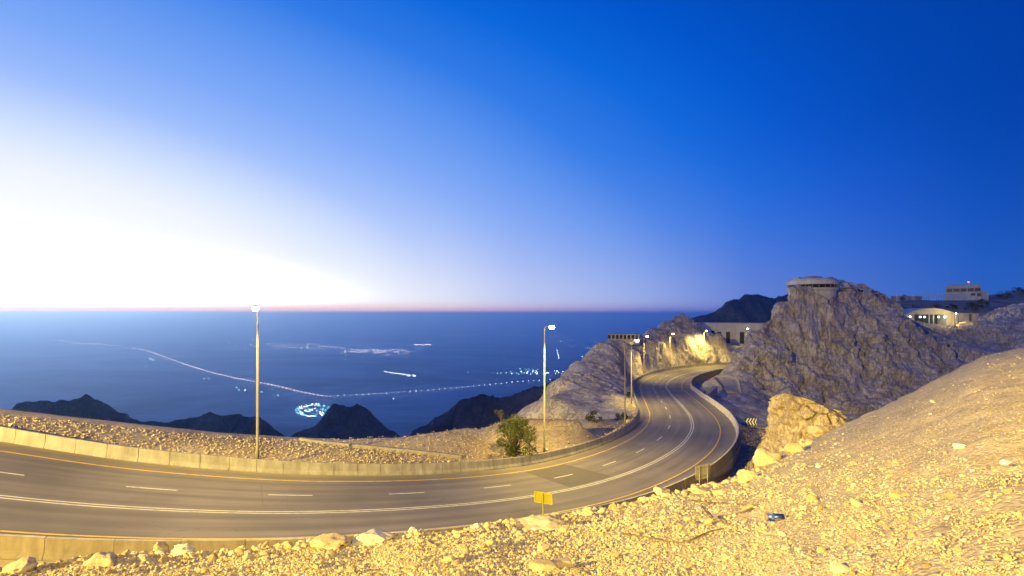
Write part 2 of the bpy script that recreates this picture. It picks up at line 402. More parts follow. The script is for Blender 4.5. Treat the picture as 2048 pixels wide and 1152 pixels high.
def nearest(x, y):
    """signed offset (left positive) and road height for points x, y"""
    x = np.asarray(x, float).ravel(); y = np.asarray(y, float).ravel()
    so = np.empty(len(x)); zz = np.empty(len(x)); ss = np.empty(len(x))
    for a in range(0, len(x), 20000):
        sl = slice(a, a + 20000)
        dx = x[sl, None] - RS[None, :, 0]; dy = y[sl, None] - RS[None, :, 1]
        i = (dx * dx + dy * dy).argmin(1); k = np.arange(len(i))
        so[sl] = RT[i, 0] * dy[k, i] - RT[i, 1] * dx[k, i]; far = np.hypot(dx[k, i], dy[k, i])
        so[sl] = np.sign(so[sl]) * far; zz[sl] = RS[i, 2]; ss[sl] = RD[i]
    return so, zz, ss
O_FAR, O_NEAR = 8.75, -6.5       # barrier centre lines
def s_at_px(px, o, s0, s1):
    s = np.linspace(s0, s1, 2000); p = road(s, o); q = CX + F * p[:, 0] / p[:, 1]
    return s[np.abs(q - px).argmin()]

# ------------------------------------------------------------------ mountainside height function
ctrl = []
def cp(px, py, Y, dz=0): 
    p = at(px, py, Y); p[2] += dz; ctrl.append(p); return p
edge = [(-260, 800, 42), (-120, 812, 44), (0, 826, 46), (125, 838, 47), (250, 852, 48.7), (375, 864, 50.4), (512, 873, 51.8), (600, 878, 52.8), (680, 881, 54), (740, 877, 55.8), (850, 866, 58.3), (920, 855, 60), (1000, 840, 63.5)]
for px, py, Y in edge:
    p = cp(px, py, Y); r = p[:2] / np.linalg.norm(p[:2])
    for d, z in ((2.5, -2.2), (8, -9), (20, -24), (60, -60), (110, -95)):
        ctrl.append(np.array([*(p[:2] + r * d), p[2] + z]))
for px, py, Y in [(1060, 833, 65.7), (1120, 834, 66.5), (1160, 838, 67.5)]:
    p = cp(px, py, Y); r = p[:2] / np.linalg.norm(p[:2]); ctrl.append(np.array([*(p[:2] + r * 3), p[2] - 2.5]))
for a in [(1000, 856, 90), (1030, 835, 95), (1100, 800, 92), (1180, 838, 78), (1150, 800, 97), (1200, 760, 118), (1230, 725, 145), (1235, 790, 108), (1210, 825, 90), (1280, 702, 165), (1310, 692, 178), (1240, 700, 158)]: cp(*a)
ridge = [(960, 880, 84), (1010, 850, 90), (1050, 815, 98), (1100, 770, 118), (1150, 725, 142), (1190, 692, 160), (1215, 681, 167), (1245, 680, 172), (1270, 668, 182), (1300, 655, 196), (1330, 640, 206), (1350, 631, 211), (1366, 627, 214), (1384, 640, 217)]
for px, py, Y in ridge:
    p = cp(px, py, Y); r = p[:2] / np.linalg.norm(p[:2])
    for d, z in ((9, -8), (30, -34), (80, -80)):
        if px < 1290 : ctrl.append(np.array([p[0] + r[0] * d - d * .5, p[1] + r[1] * d, p[2] + z]))
        elif d < 30: ctrl.append(np.array([p[0] + r[0] * d - d * .2, p[1] + r[1] * d, p[2] + z * 0.7]))
# rock cut beyond the far bend
for a in [(1330, 690, 184), (1345, 676, 193), (1370, 672, 200), (1400, 670, 206), (1440, 672, 212), (1450, 678, 214), (1326, 733, 177), (1364, 729, 190), (1399, 723, 201), (1440, 718, 209.5), (1458, 716, 216), (1375, 662, 209), (1400, 668, 222), (1440, 673, 226), (1462, 705, 225), (1480, 694, 236), (1520, 690, 240), (1440, 688, 246), (1400, 685, 246), (1560, 690, 240)]: cp(*a)
# gully and massif
for a in [(1500, 930, 62), (1520, 885, 76), (1480, 842, 100), (1540, 850, 98), (1440, 772, 142), (1470, 752, 152), (1452, 738, 166), (1600, 845, 105), (1700, 860, 98),
          (1475, 722, 160), (1495, 690, 165), (1525, 655, 170), (1548, 628, 172), (1562, 605, 175), (1574, 590, 177), (1585, 588, 176), (1602, 587, 174), (1625, 588, 173.5), (1648, 588, 174), (1668, 589, 175.5), (1690, 584, 181), (1705, 592, 184), (1722, 588, 186), (1765, 597, 190), (1785, 606, 193), (1806, 640, 192), (1836, 655, 190), (1868, 668, 187), (1892, 690, 184), (1900, 740, 172),
          (1500, 800, 138), (1530, 760, 155), (1600, 790, 152), (1575, 700, 168), (1590, 640, 174), (1650, 690, 170), (1650, 620, 176), (1660, 770, 160), (1720, 650, 176), (1720, 720, 169), (1790, 690, 175), (1790, 640, 182), (1750, 800, 157), (1840, 740, 171), (1860, 700, 176), (1620, 845, 140), (1700, 835, 148), (1850, 800, 158),
          (1600, 577, 186), (1640, 576, 186), (1620, 577, 200), (1690, 584, 200), (1560, 640, 214), (1500, 690, 215), (1600, 620, 225), (1700, 606, 225), (1760, 612, 225),
          (1920, 725, 180), (1930, 690, 205), (1915, 662, 222), (1945, 664, 215), (1960, 690, 196), (1990, 650, 205), (2010, 632, 215), (2048, 612, 222), (2048, 655, 198), (1968, 640, 222), (1980, 622, 235), (2100, 600, 225), (2100, 680, 185), (2200, 640, 190), (2000, 740, 160), (2100, 760, 140),
          (1812, 652, 234), (1850, 650, 236), (1880, 651, 236), (1955, 651, 234), (1830, 651, 255), (1930, 650, 255), (1850, 618, 268), (1950, 616, 268), (1780, 612, 262), (1720, 606, 262),
          (1850, 600, 290), (1930, 601, 292), (1980, 600, 292), (2048, 588, 288), (2120, 570, 290), (1780, 602, 290), (1700, 604, 300), (1900, 602, 340), (2100, 590, 340), (1600, 640, 300), (1500, 680, 300), (1400, 690, 300), (2300, 600, 250), (2300, 560, 300)]: cp(*a)
# low ground between the road and the near hill
for x, y, z in [(-80, 18, -7), (-50, 17, -11), (-25, 18, -15), (-8, 22, -17), (8, 30, -18.5), (20, 40, -20), (30, 52, -20.5), (42, 60, -21.5), (60, 75, -23), (90, 90, -24), (130, 100, -22), (170, 110, -20), (230, 120, -18), (-80, 5, -7), (0, 6, -16), (60, 20, -22), (150, 40, -20), (300, 100, -10), (300, 40, -15)]:
    ctrl.append(np.array([x, y, z], float))
ctrl = np.array(ctrl)
# drop control points that the road corridor governs
_so, _zz, _ = nearest(ctrl[:, 0], ctrl[:, 1])
ctrl = ctrl[(_so > O_FAR + 1.2) | (_so < O_NEAR - 1.2)]
# points along both edges of the road
_s = np.arange(2, RLEN, 6.0)
CE = [ctrl]
pl = road(_s, O_FAR + 1.6, 0.25); CE.append(pl); pr = road(_s, O_NEAR - 1.8, -1.2); CE.append(pr)
ctrl = np.vstack(CE)
def rbf_fit(P):
    n = len(P); d = np.sqrt(((P[:, None, :2] - P[None, :, :2]) ** 2).sum(-1) + 0.25)
    A = np.zeros((n + 3, n + 3)); A[:n, :n] = d + np.eye(n) * -0.05
    Q = np.c_[np.ones(n), P[:, :2]]; A[:n, n:] = Q; A[n:, :n] = Q.T
    return np.linalg.solve(A, np.r_[P[:, 2], 0, 0, 0])
_w = rbf_fit(ctrl)
def Hraw(x, y):
    out = np.empty(len(x))
    for a in range(0, len(x), 20000):
        sl = slice(a, a + 20000)
        d = np.sqrt((x[sl, None] - ctrl[None, :, 0]) ** 2 + (y[sl, None] - ctrl[None, :, 1]) ** 2 + 0.25)
        out[sl] = d @ _w[:len(ctrl)] + _w[-3] + _w[-2] * x[sl] + _w[-1] * y[sl]
    return out
def conform(x, y, z):
    so, rz, _ = nearest(x, y)
    wl_ = sstep(O_FAR + 0.6, O_FAR + 2.2, so); wr = sstep(-O_NEAR + 0.6, -O_NEAR + 3.0, -so)
    w = np.maximum(wl_, wr)
    under = np.where(so > 0, rz + np.where(so > O_FAR - .1, 0.15, -0.9), rz - 1.3)
    return under * (1 - w) + z * w, w
# where the ground is bare rock (x, y, radius, amount)
rocky = [(100, 168, 30, 1), (88, 160, 22, 1), (120, 175, 28, 1), (140, 180, 24, 1), (72, 213, 14, .3), (80, 206, 13, .6), (66, 196, 10, .55), (205, 210, 35, 1), (60, 187, 9, .5), (50, 185, 16, .3), (28, 150, 20, .35), (20, 118, 18, .3), (215, 225, 40, .8), (160, 178, 20, .9)]
def rockiness(x, y):
    w = np.zeros(len(x))
    for a, b, r, k in rocky: w = np.maximum(w, k * (1 - sstep(0.55, 1.15, np.hypot(x - a, y - b) / r)))
    return w
def height(x, y, detail=True):
    z = Hraw(x, y); z, w = conform(x, y, z)
    return z, w
def terrain(name, x0, x1, y0, y1, step, mat, hole=None, drop=0.0):
    xs = np.arange(x0, x1 + step / 2, step); ys = np.arange(y0, y1 + step / 2, step)
    X, Y = np.meshgrid(xs, ys); x, y = X.ravel(), Y.ravel()
    z, w = height(x, y)
    Z = z.reshape(X.shape)
    gy, gx = np.gradient(Z, step); nrm = np.stack([-gx, -gy, np.ones_like(gx)], -1); nrm /= np.linalg.norm(nrm, axis=-1)[..., None]
    nrm = nrm.reshape(-1, 3)
    rk = rockiness(x, y) * w
    n1 = ridged(x / 21, y / 21, z / 26, 4, 3, 0.42) * 2.9 + fbm(x / 6, y / 6, z / 11, 3, 11) * 0.8
    # ledges: harder beds stand proud
    bed = z + 1.5 * fbm(x / 20, y / 20, z / 30, 2, 21) + 0.12 * x
    n1 = n1 + (0.35 * np.sin(bed * 1.1) + 0.25 * np.sin(bed * 2.9 + 1)) * (0.5 + fbm(x / 14, y / 14, z / 14, 2, 25))
    crack = np.abs(fbm(x / 9, y / 9, z / 40, 3, 41)); n1 = n1 - 1.5 * (1 - sstep(0.0, 0.045, crack))
    fine = fbm(x / 2.2, y / 2.2, z / 2.2, 3, 31)
    wx, wy, wz = [1.2 * fbm(x / 6, y / 6, z / 6, 2, 200 + 7 * q) for q in range(3)]
    v1, j1 = blocks((x + wx) / 9.5, (y + wy) / 9.5, (z + wz + .2 * x) / 6.5, 61); v2, j2 = blocks((x + wx) / 3.4, (y + wy) / 3.4, (z + wz + .2 * x) / 2.2, 67)
    n1 = n1 + 1.2 * v1 * sstep(0, .07, j1) + 0.45 * v2 * sstep(0, .10, j2) - 0.5 * (1 - sstep(0, .09, j1)) - .12 * (1 - sstep(0, .12, j2))
    amp = rk * (n1 + 0.42 * fine) + (1 - rk) * w * (0.5 * fbm(x / 9, y / 9, 0 * x, 4, 5) + 0.15 * fine) * (0.1 + 0.9 * sstep(62, 85, y))
    amp = amp * sstep(0, 1, w)
    P = np.stack([x, y, z - drop], -1) + nrm * amp[:, None]
    mask = None
    if hole:
        cxm = (xs[:-1] + xs[1:]) / 2; cym = (ys[:-1] + ys[1:]) / 2
        a, b = np.meshgrid(cxm, cym); mask = ~((a > hole[0] + step) & (a < hole[1] - step) & (b > hole[2] + step) & (b < hole[3] - step))
    o = obj(name, P, grid_faces(len(ys), len(xs), mask), mat, smooth=name == 'mountainside')
    return struct(o)
FINE = (-6, 240, 84, 240)
terrain('mountainside', -112, 345, 4, 350, 1.3, 'slope', FINE, 0.12)
terrain('rock_massif', *FINE[:2], *FINE[2:], 0.5, 'massif')
def ground(x, y):
    z, _ = height(np.array([x], float), np.array([y], float)); return float(z[0])

# ------------------------------------------------------------------ the near hill the camera stands on
crest = np.array([(-400, 1180, 7.5), (-150, 1155, 7.6), (0, 1140, 8), (60, 1138, 8.2), (150, 1124, 8.5), (240, 1112, 8.8), (320, 1108, 9), (420, 1108, 9.2), (500, 1100, 9.2), (560, 1092, 9.4), (640, 1082, 9.6), (740, 1076, 10), (840, 1066, 10.4), (940, 1058, 11), (1024, 1046, 12), (1120, 1030, 13.5), (1180, 1020, 14.6), (1250, 1008, 16), (1340, 988, 18.2), (1430, 968, 20.5), (1500, 945, 23), (1540, 918, 26), (1580, 896, 29), (1640, 872, 33), (1700, 843, 37), (1760, 818, 40), (1830, 782, 43.5), (1900, 746, 47), (1970, 712, 50), (2048, 694, 52), (2200, 680, 54), (2500, 665, 56)], float)
cth = np.arctan((crest[:, 0] - CX) / F); cYY = crest[:, 2]; cr_ = cYY / np.cos(cth); cz = -(crest[:, 1] - EYE) / F * cYY
th_k = np.r_[-math.pi, -2.4, -1.7, -1.2, cth, 1.25, 1.7, 2.4, math.pi]
r_k = np.r_[40, 26, 16, 10.5, cr_, 80, 70, 60, 40]
z_k = np.r_[-1.0, -1.5, -2.6, -3.6, cz, -0.5, 1.0, 0.5, -1.0]
def hill_z(x, y, micro=True):
    x = np.asarray(x, float); y = np.asarray(y, float)
    th = np.arctan2(x, y); r = np.hypot(x, y)
    rc = np.interp(th, th_k, r_k); zc = np.interp(th, th_k, z_k)
    t = r / rc
    z = -1.7 + (zc + 1.7) * np.minimum(t, 1.0)
    over = np.maximum(r - rc, 0)
    back = sstep(1.9, 2.6, np.abs(th))
    z = z - (over * 0.95 + np.minimum(over, 1.0) * -0.35) * (1 - back)
    if micro:
        k = sstep(0.5, 4, r)
        z = z + k * (0.10 * fbm(x / 1.9, y / 1.9, 0 * x, 4, 51) + 0.03 * fbm(x / .8, y / .8, 0 * x, 1, 61) * (1 - sstep(9, 16, r))) * (0.5 + 0.5 * np.minimum(r / 10, 2))
    return z
def near_hill():
    th = np.r_[np.linspace(-math.pi, -0.86, 70)[:-1], np.linspace(-0.86, 0.86, 520), np.linspace(0.86, math.pi, 70)[1:]]
    tt = np.r_[np.linspace(0, 0.12, 8)[1:], np.geomspace(0.12, 1.0, 210)[1:], 1 + np.geomspace(0.004, 0.9, 26), 2.1, 2.5, 3.0]
    TH, TT = np.meshgrid(th, tt)
    rc = np.interp(TH, th_k, r_k)
    over = np.maximum(TT - 1, 0) * np.minimum(rc, 26) ; Rr = np.minimum(TT, 1) * rc + over
    x = Rr * np.sin(TH); y = Rr * np.cos(TH)
    z = hill_z(x.ravel(), y.ravel())
    P = np.stack([x.ravel(), y.ravel(), z], -1)
    o = obj('near_hillside', P, grid_faces(len(tt), len(th))[:, ::-1], 'soil', smooth=True)
    struct(o)
near_hill()

# ------------------------------------------------------------------ plain, far hills, air
def plain():
    ra = np.r_[0, np.geomspace(600, 220000, 40)]; th = np.linspace(0, 2 * math.pi, 97)[:-1]
    V = [(0, 0, -900)]; Fs = []
    for r in ra[1:]: V += [(r * math.cos(t), r * math.sin(t), -900) for t in th]
    n = len(th)
    for k in range(n): Fs.append((0, 1 + k, 1 + (k + 1) % n))
    for i in range(len(ra) - 2):
        for k in range(n): Fs.append((1 + i * n + k, 1 + (i + 1) * n + k, 1 + (i + 1) * n + (k + 1) % n, 1 + i * n + (k + 1) % n))
    t = NT('dusky_desert_plain')
    a = t.noise(0.00042, 9, 0.68, t.vec((0.55, 1, 1)), 1.2); b = t.noise(0.0016, 7, 0.7, t.vec((0.4, 1, 1)), 0.8)
    c = t.ramp(a, [(0.40, (0.10, 0.085, 0.075)), (0.5, (0.36, 0.32, 0.27)), (0.6, (0.66, 0.6, 0.5))])
    c = t.mix(0.5, c, t.ramp(b, [(0.35, (0.3, 0.3, 0.3)), (0.65, (0.65, 0.65, 0.65))]), 'OVERLAY')
    o = obj('plain', V, Fs, t.done(c, 1.0, spec=0.0)); struct(o)
plain()

def far_hill(name, crest_px, Y0, dY, seed, bottom=-260, mat='dark_hill', front=1.0, rough=1.0, kmax=14):
    """a ridge: crest line through real points, slopes falling away on both sides"""
    c = np.array([at(px, py, Y0 + dY * (i / max(1, len(crest_px) - 1))) for i, (px, py) in enumerate(crest_px)])
    L = np.r_[0, np.cumsum(np.linalg.norm(np.diff(c, axis=0), axis=1))]
    n = int(L[-1] / (Y0 * 0.004)) + 2
    c = np.stack([np.interp(np.linspace(0, L[-1], n), L, c[:, k]) for k in range(3)], -1)
    sc = Y0 * 0.055
    prof = []
    for k in range(-kmax, kmax + 1):
        d = np.sign(k) * (abs(k) / kmax) ** 1.6
        prof.append(d)
    rows = []
    for d in prof:
        ext = Y0 * 0.75
        p = c.copy()
        drop = np.abs(d) * ext * 0.75
        p[:, 1] += d * ext * (1.0 if d > 0 else front); p[:, 2] = np.maximum(c[:, 2] - drop, bottom - 1)
        p[:, 0] += d * ext * 0.12
        a = min(1, abs(d) * 10 + 0.42) * rough
        nz = ridged(p[:, 0] / sc, p[:, 1] / sc, p[:, 2] / sc, 5, seed) * sc * 0.30 * a
        p[:, 2] += nz; p[:, 0] += fbm(p[:, 0] / sc, p[:, 1] / sc, p[:, 2] / sc, 3, seed + 9) * sc * 0.2 * a
        rows.append(p)
    P = np.concatenate(rows)
    return struct(obj(name, P, grid_faces(len(prof), n), mat, smooth=True))
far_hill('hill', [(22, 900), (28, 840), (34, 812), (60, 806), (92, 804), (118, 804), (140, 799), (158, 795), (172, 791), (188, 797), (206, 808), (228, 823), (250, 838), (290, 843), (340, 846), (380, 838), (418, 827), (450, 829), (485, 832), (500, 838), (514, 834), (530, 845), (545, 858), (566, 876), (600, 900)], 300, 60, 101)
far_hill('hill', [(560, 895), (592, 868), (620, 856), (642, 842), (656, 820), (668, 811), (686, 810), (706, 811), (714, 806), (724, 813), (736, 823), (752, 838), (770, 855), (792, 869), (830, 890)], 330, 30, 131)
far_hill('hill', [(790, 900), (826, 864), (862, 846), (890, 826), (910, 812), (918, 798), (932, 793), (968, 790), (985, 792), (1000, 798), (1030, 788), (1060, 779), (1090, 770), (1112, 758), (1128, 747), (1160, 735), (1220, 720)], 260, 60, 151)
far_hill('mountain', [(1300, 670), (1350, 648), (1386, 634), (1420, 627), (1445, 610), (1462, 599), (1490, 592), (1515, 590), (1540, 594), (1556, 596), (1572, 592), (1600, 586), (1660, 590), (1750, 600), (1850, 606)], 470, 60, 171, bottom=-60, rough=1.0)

haze = MB().box(-230000, 230000, -230000, 230000, -930, 27).build('haze', None)
struct(haze, 'thin blue evening haze filling the air over the plain', 'stuff')
hm = bpy.data.materials.new('evening_haze'); hm.use_nodes = True
hn = hm.node_tree.nodes; hn.clear()
pv = hn.new('ShaderNodeVolumePrincipled'); ho = hn.new('ShaderNodeOutputMaterial')
pv.inputs['Color'].default_value = (0.52, 0.76, 1.0, 1); pv.inputs['Density'].default_value = 1.7e-4; pv.inputs['Anisotropy'].default_value = 0.8
hm.node_tree.links.new(pv.outputs[0], ho.inputs['Volume']); haze.data.materials.append(hm)

# ------------------------------------------------------------------ road surface and paint
def ribbon(name, s, offs, mat, dz=0.0, parent=None, skirt=None, uv=True):
    rows = [road(s, o, dz) for o in offs]
    if skirt:
        a = rows[0].copy(); a[:, 2] -= skirt; b = rows[-1].copy(); b[:, 2] -= skirt; rows = [a] + rows + [b]; oo = [offs[0]] + list(offs) + [offs[-1]]
    else: oo = list(offs)
    n = len(s); P = np.concatenate(rows)
    fs = grid_faces(len(rows), n)[:, ::-1]
    o = obj(name, P, fs, mat, parent, smooth=False)
    u = o.data.uv_layers.new(name='uv'); vi = np.empty(len(fs) * 4, np.int32); o.data.loops.foreach_get('vertex_index', vi)
    S = np.tile(s, len(rows)); O = np.repeat(oo, n)
    u.data.foreach_set('uv', np.stack([S[vi], O[vi]], -1).ravel().astype(np.float32))
    return o
SR = np.arange(0.5, RLEN - 0.5, 0.8)
rd = struct(ribbon('road', SR, [9.05, 6.8, 3.4, 0, -4, -6.85][::-1], 'asphalt', 0.0, None, 2.6))
WF, WN = 6.8, 4.05
ribbon('edge_line', SR, [WF - .08, WF + .08], 'yellow_line', 0.008, rd)
ribbon('edge_line', SR, [-WN - .08, -WN + .08], 'yellow_line', 0.008, rd)
ribbon('centre_line', SR, [0.09, 0.22], 'white_line', 0.008, rd)
ribbon('centre_line', SR, [-0.22, -0.09], 'white_line', 0.008, rd)
s_ref = s_at_px(537, WF / 2, 60, 130)
k = -14
while True:
    a = s_ref + 9.0 * k; k += 1
    if a < 3: continue
    if a > RLEN - 6: break
    ribbon('lane_dash', np.linspace(a, a + 3.1, 5), [WF / 2 - .075, WF / 2 + .075], 'white_line', 0.008, rd)
pa = s_at_px(1100, 3, 80, 160)
pm = NT('newer_asphalt_patch'); pmat = pm.done(pm.ramp(pm.noise(3, 5, .7), [(.3, (.115, .10, .096)), (.7, (.155, .135, .13))]), 0.8, spec=.3)
ribbon('asphalt_patch', np.linspace(pa, pa + 7, 9), [0.5, 2, 4, 6.5], pmat, 0.004, rd)

def barrier(name, o, label, seglen, s0, s1, mat='concrete'):
    b = thing(name, label, 'barrier', road(np.array([s0]), o)[0])
    base = np.array(b.location)
    prof = [(-0.30, -0.3), (-0.30, 0.10), (-0.17, 0.34), (-0.11, 0.95), (-0.085, 0.98), (0.085, 0.98), (0.11, 0.95), (0.17, 0.34), (0.30, 0.10), (0.30, -0.3)]
    s = s0; 
    while s < s1:
        a = np.linspace(s + 0.018, min(s + seglen, s1) - 0.018, 3); V = []
        jz = random.uniform(-.008, .008); jo = random.uniform(-.012, .012)
        for q in a:
            for do, dz in prof:
                V.append(road(np.array([q]), o + do + jo)[0] + np.array([0, 0, dz + jz]) - base)
        n = len(prof); Fs = []
        for i in range(2):
            for k in range(n - 1): Fs.append((i * n + k, i * n + k + 1, (i + 1) * n + k + 1, (i + 1) * n + k))
        Fs.append(tuple(range(n))[::-1]); Fs.append(tuple(2 * n + k for k in range(n)))
        obj('segment', V, Fs, [mat, 'concrete' if mat == 'concrete' else 'lit_concrete'], b, midx=[0 if (k % (n - 1)) < 4 else 1 for k in range(2 * (n - 1))] + [1, 1])
        s += seglen
    return b
barrier('concrete_barrier', O_FAR, 'long pale concrete barrier on the valley side of the road', 2.25, 8, RLEN - 2)
barrier('concrete_barrier', O_NEAR, 'concrete barrier on the near side of the road, below the rubble slope', 2.65, 8, RLEN - 2, 'shaded_concrete')

# ------------------------------------------------------------------ street lamps
def lamp_meshes():
    d = {}
    d['head'] = MB().add([(-.16, -.1, -.02), (.16, -.1, -.02), (.2, .62, -.05), (-.2, .62, -.05), (-.1, -.08, .1), (.1, -.08, .1), (.13, .5, .13), (-.13, .5, .13)],
        [(0, 3, 2, 1), (4, 5, 6, 7), (0, 1, 5, 4), (1, 2, 6, 5), (2, 3, 7, 6), (3, 0, 4, 7)]).mesh('lamp_head', 'lamp_body')
    b = MB(); n = 12
    V = []
    for i, (rr, z) in enumerate([(1.0, -.02), (.92, -.22), (.55, -.36)]):
        V += [(.25 * rr * math.cos(2 * math.pi * q / n), .3 + .36 * rr * math.sin(2 * math.pi * q / n), z) for q in range(n)]
    Fs = [(i * n + q, (i + 1) * n + q, (i + 1) * n + (q + 1) % n, i * n + (q + 1) % n) for i in range(2) for q in range(n)] + [tuple(2 * n + q for q in range(n))[::-1]]
    d['lens'] = b.add(V, Fs)
    return d
LM = lamp_meshes()
LENS_ON = LM['lens'].mesh('lens', 'lens'); LENS_OFF = LM['lens'].mesh('lens', 'lens_off')
BASE = MB().box(-.22, .22, -.22, .22, -.6, .03).mesh('base_plate', 'galv')
LIGHT_COL = (1.0, 0.73, 0.155)
def street_lamp(loc, H, rz, label, lit=True, power=5000, group='street lamps along the mountain road', cone=128, tilt=28):
    r = thing('street_lamp', label, 'street lamp', loc, rz, group)
    link('base_plate', BASE, r)
    MB().tube([(0, 0, 0), (0, 0, 1.6), (0, 0, 1.62), (0, 0, H)], [0.15, 0.14, 0.115, 0.065], 10).build('pole', 'galv', r, True)
    link('lamp_arm', MB().tube([(0, 0, H - .05), (0, .25, H + .08), (0, .75, H + .16)], [.05, .045, .04], 6).mesh('lamp_arm', 'galv'), r)
    h = link('lamp_head', LM['head'], r, (0, .78, H + .17))
    link('lens', LENS_ON if lit else LENS_OFF, h)
    if lit:
        ld = bpy.data.lights.new('lamp_light', 'SPOT' if cone < 178 else 'POINT')
        if cone < 178: ld.spot_size = R(cone); ld.spot_blend = 0.7
        ld.energy = power; ld.color = LIGHT_COL; ld.shadow_soft_size = 0.12
        lo = link('lamp_light', ld, r, (0, 1.08, H - (.42 if cone < 178 else 1.3)), (R(tilt), 0, 0))
    return r
def road_lamp(px, pytop, s0, s1, label, lit=True, power=5000, o=O_FAR + 1.0, tilt=28, cone=128):
    s = s_at_px(px, o, s0, s1); p = road(np.array([s]), o)[0]
    ztop = -(pytop - EYE) / F * p[1]
    a = road_dir(s)                     # the arm points to the road: right of travel
    return street_lamp((p[0], p[1], p[2] + .1), ztop - p[2] - .25, a + math.pi, label, lit, power, cone=cone, tilt=tilt)
road_lamp(515, 614, 50, 130, 'tall lamp post near the left end of the road, its head against the bright sky', True, 6000)
road_lamp(1089, 652, 110, 170, 'brightest lit lamp post, beside the green bush at the barrier', True, 20000)
road_lamp(1250, 685, 132, 158, 'unlit grey lamp post on the outside of the lower bend', False)
road_lamp(1269, 680, 162, 183, 'lit lamp post next to the unlit one, in front of the scree slope', True, 12000)
road_lamp(1288, 672, 205, 245, 'lit lamp post at the left tip of the upper bend', True, 14000)
road_lamp(1340, 667, 235, 262, 'lit lamp post at the left end of the rock cut', True, 9000, tilt=6, cone=150)
road_lamp(1408, 661, 255, 285, 'lit lamp post in the middle of the bright yellow rock cut', True, 20000, tilt=-6, cone=160)
p = at(1492, 691, 233); street_lamp((p[0], p[1], ground(p[0], p[1])), -(657 - EYE) / F * 233 - ground(p[0], p[1]), R(190), 'lit lamp post in front of the long pale building', True, 6000)
p = at(1910, 649, 231); street_lamp((p[0], p[1], ground(p[0], p[1])), -(627 - EYE) / F * 231 - ground(p[0], p[1]), R(-60), 'lit lamp post beside the vaulted tunnel-like building', True, 2200, cone=178)
p = at(1818, 649, 226); street_lamp((p[0], p[1], ground(p[0], p[1]) - 1), -(633 - EYE) / F * 226 - ground(p[0], p[1]) + 1, R(-60), 'lit lamp just above the right shoulder of the big crag', True, 2200, cone=178)

# high masts of the car park behind the camera: they light the slope and the road
def high_mast(x, y, H, power, label, z=None, az=0, dep=40, cone=70):
    if z is None: z = float(hill_z(np.array([x]), np.array([y]))[0])
    else: z = min(float(hill_z(np.array([x]), np.array([y]))[0]), -4.0); H = H - z
    r = thing('floodlight_mast', label, 'floodlight', (x, y, z - .1), 0, 'floodlight masts of the car park')
    MB().tube([(0, 0, 0), (0, 0, H * .5), (0, 0, H)], [.28, .2, .12], 12).build('pole', 'galv', r, True)
    MB().lathe([(.7, H - .3), (.75, H - .2), (.7, H - .1)], 16).build('head_ring', 'lamp_body', r)
    for k in range(4):
        t = k * math.pi / 2 + .4
        f = MB().box(-.3, .3, -.15, .15, -.2, .2).build('floodlight', 'lamp_body', r, False, (math.cos(t), math.sin(t), H), (R(50), 0, t - math.pi / 2))
    ld = bpy.data.lights.new('mast_light', 'SPOT'); ld.energy = power; ld.color = LIGHT_COL; ld.shadow_soft_size = 0.4
    ld.spot_size = R(cone); ld.spot_blend = 0.5          # floodlights with a cut-off: they point down at the slope and the road
    d = Vector((math.sin(R(az)) * math.cos(R(dep)), math.cos(R(az)) * math.cos(R(dep)), -math.sin(R(dep))))
    lo = link('mast_light', ld, r, (0, 0, H - .75)); lo.rotation_euler = d.to_track_quat('-Z', 'Y').to_euler()
high_mast(-72, -37, 25.0, 2050000, 'high floodlight mast beside the road, outside the view on the left', 0, 49, 32, 84)
high_mast(20, -32, 25, 180000, 'high floodlight mast behind the camera on the right', None, 5, 40, 80)

# ------------------------------------------------------------------ rubble on the near hill
def ico(sub):
    import bmesh
    bm = bmesh.new(); bmesh.ops.create_icosphere(bm, subdivisions=sub, radius=1.0)
    V = np.array([v.co[:] for v in bm.verts]); Fs = np.array([[v.index for v in f.verts] for f in bm.faces]); bm.free(); return V, Fs
ICO1, ICO2, ICO3, ICO4 = ico(1), ico(2), ico(3), ico(4)
def rock_shape(kind, seed, chop=4, rough=0.22):
    V, Fs = kind; V = V.copy(); g = np.random.default_rng(seed)
    for _ in range(chop):                                      # flat broken faces
        n = g.normal(size=3); n /= np.linalg.norm(n); d = g.uniform(0.5, 0.82)
        t = V @ n; V -= np.where(t > d, t - d, 0)[:, None] * n
    V *= (1 + rough * fbm(V[:, 0] * 1.3 + seed, V[:, 1] * 1.3, V[:, 2] * 1.3, 3, seed))[:, None]
    return V * np.array([1.0, g.uniform(0.65, 0.95), g.uniform(0.45, 0.75)]), Fs
def rotm(g, n, tilt=0.5):
    a = g.uniform(0, 2 * math.pi, n); b = g.normal(0, tilt, n); c = g.normal(0, tilt, n)
    ca, sa, cb, sb, cc, sc_ = np.cos(a), np.sin(a), np.cos(b), np.sin(b), np.cos(c), np.sin(c)
    Z = np.zeros(n); O = np.ones(n)
    Rz = np.stack([ca, -sa, Z, sa, ca, Z, Z, Z, O], -1).reshape(n, 3, 3); Rx = np.stack([O, Z, Z, Z, cb, -sb, Z, sb, cb], -1).reshape(n, 3, 3); Ry = np.stack([cc, Z, sc_, Z, O, Z, -sc_, Z, cc], -1).reshape(n, 3, 3)
    return Rz @ Rx @ Ry
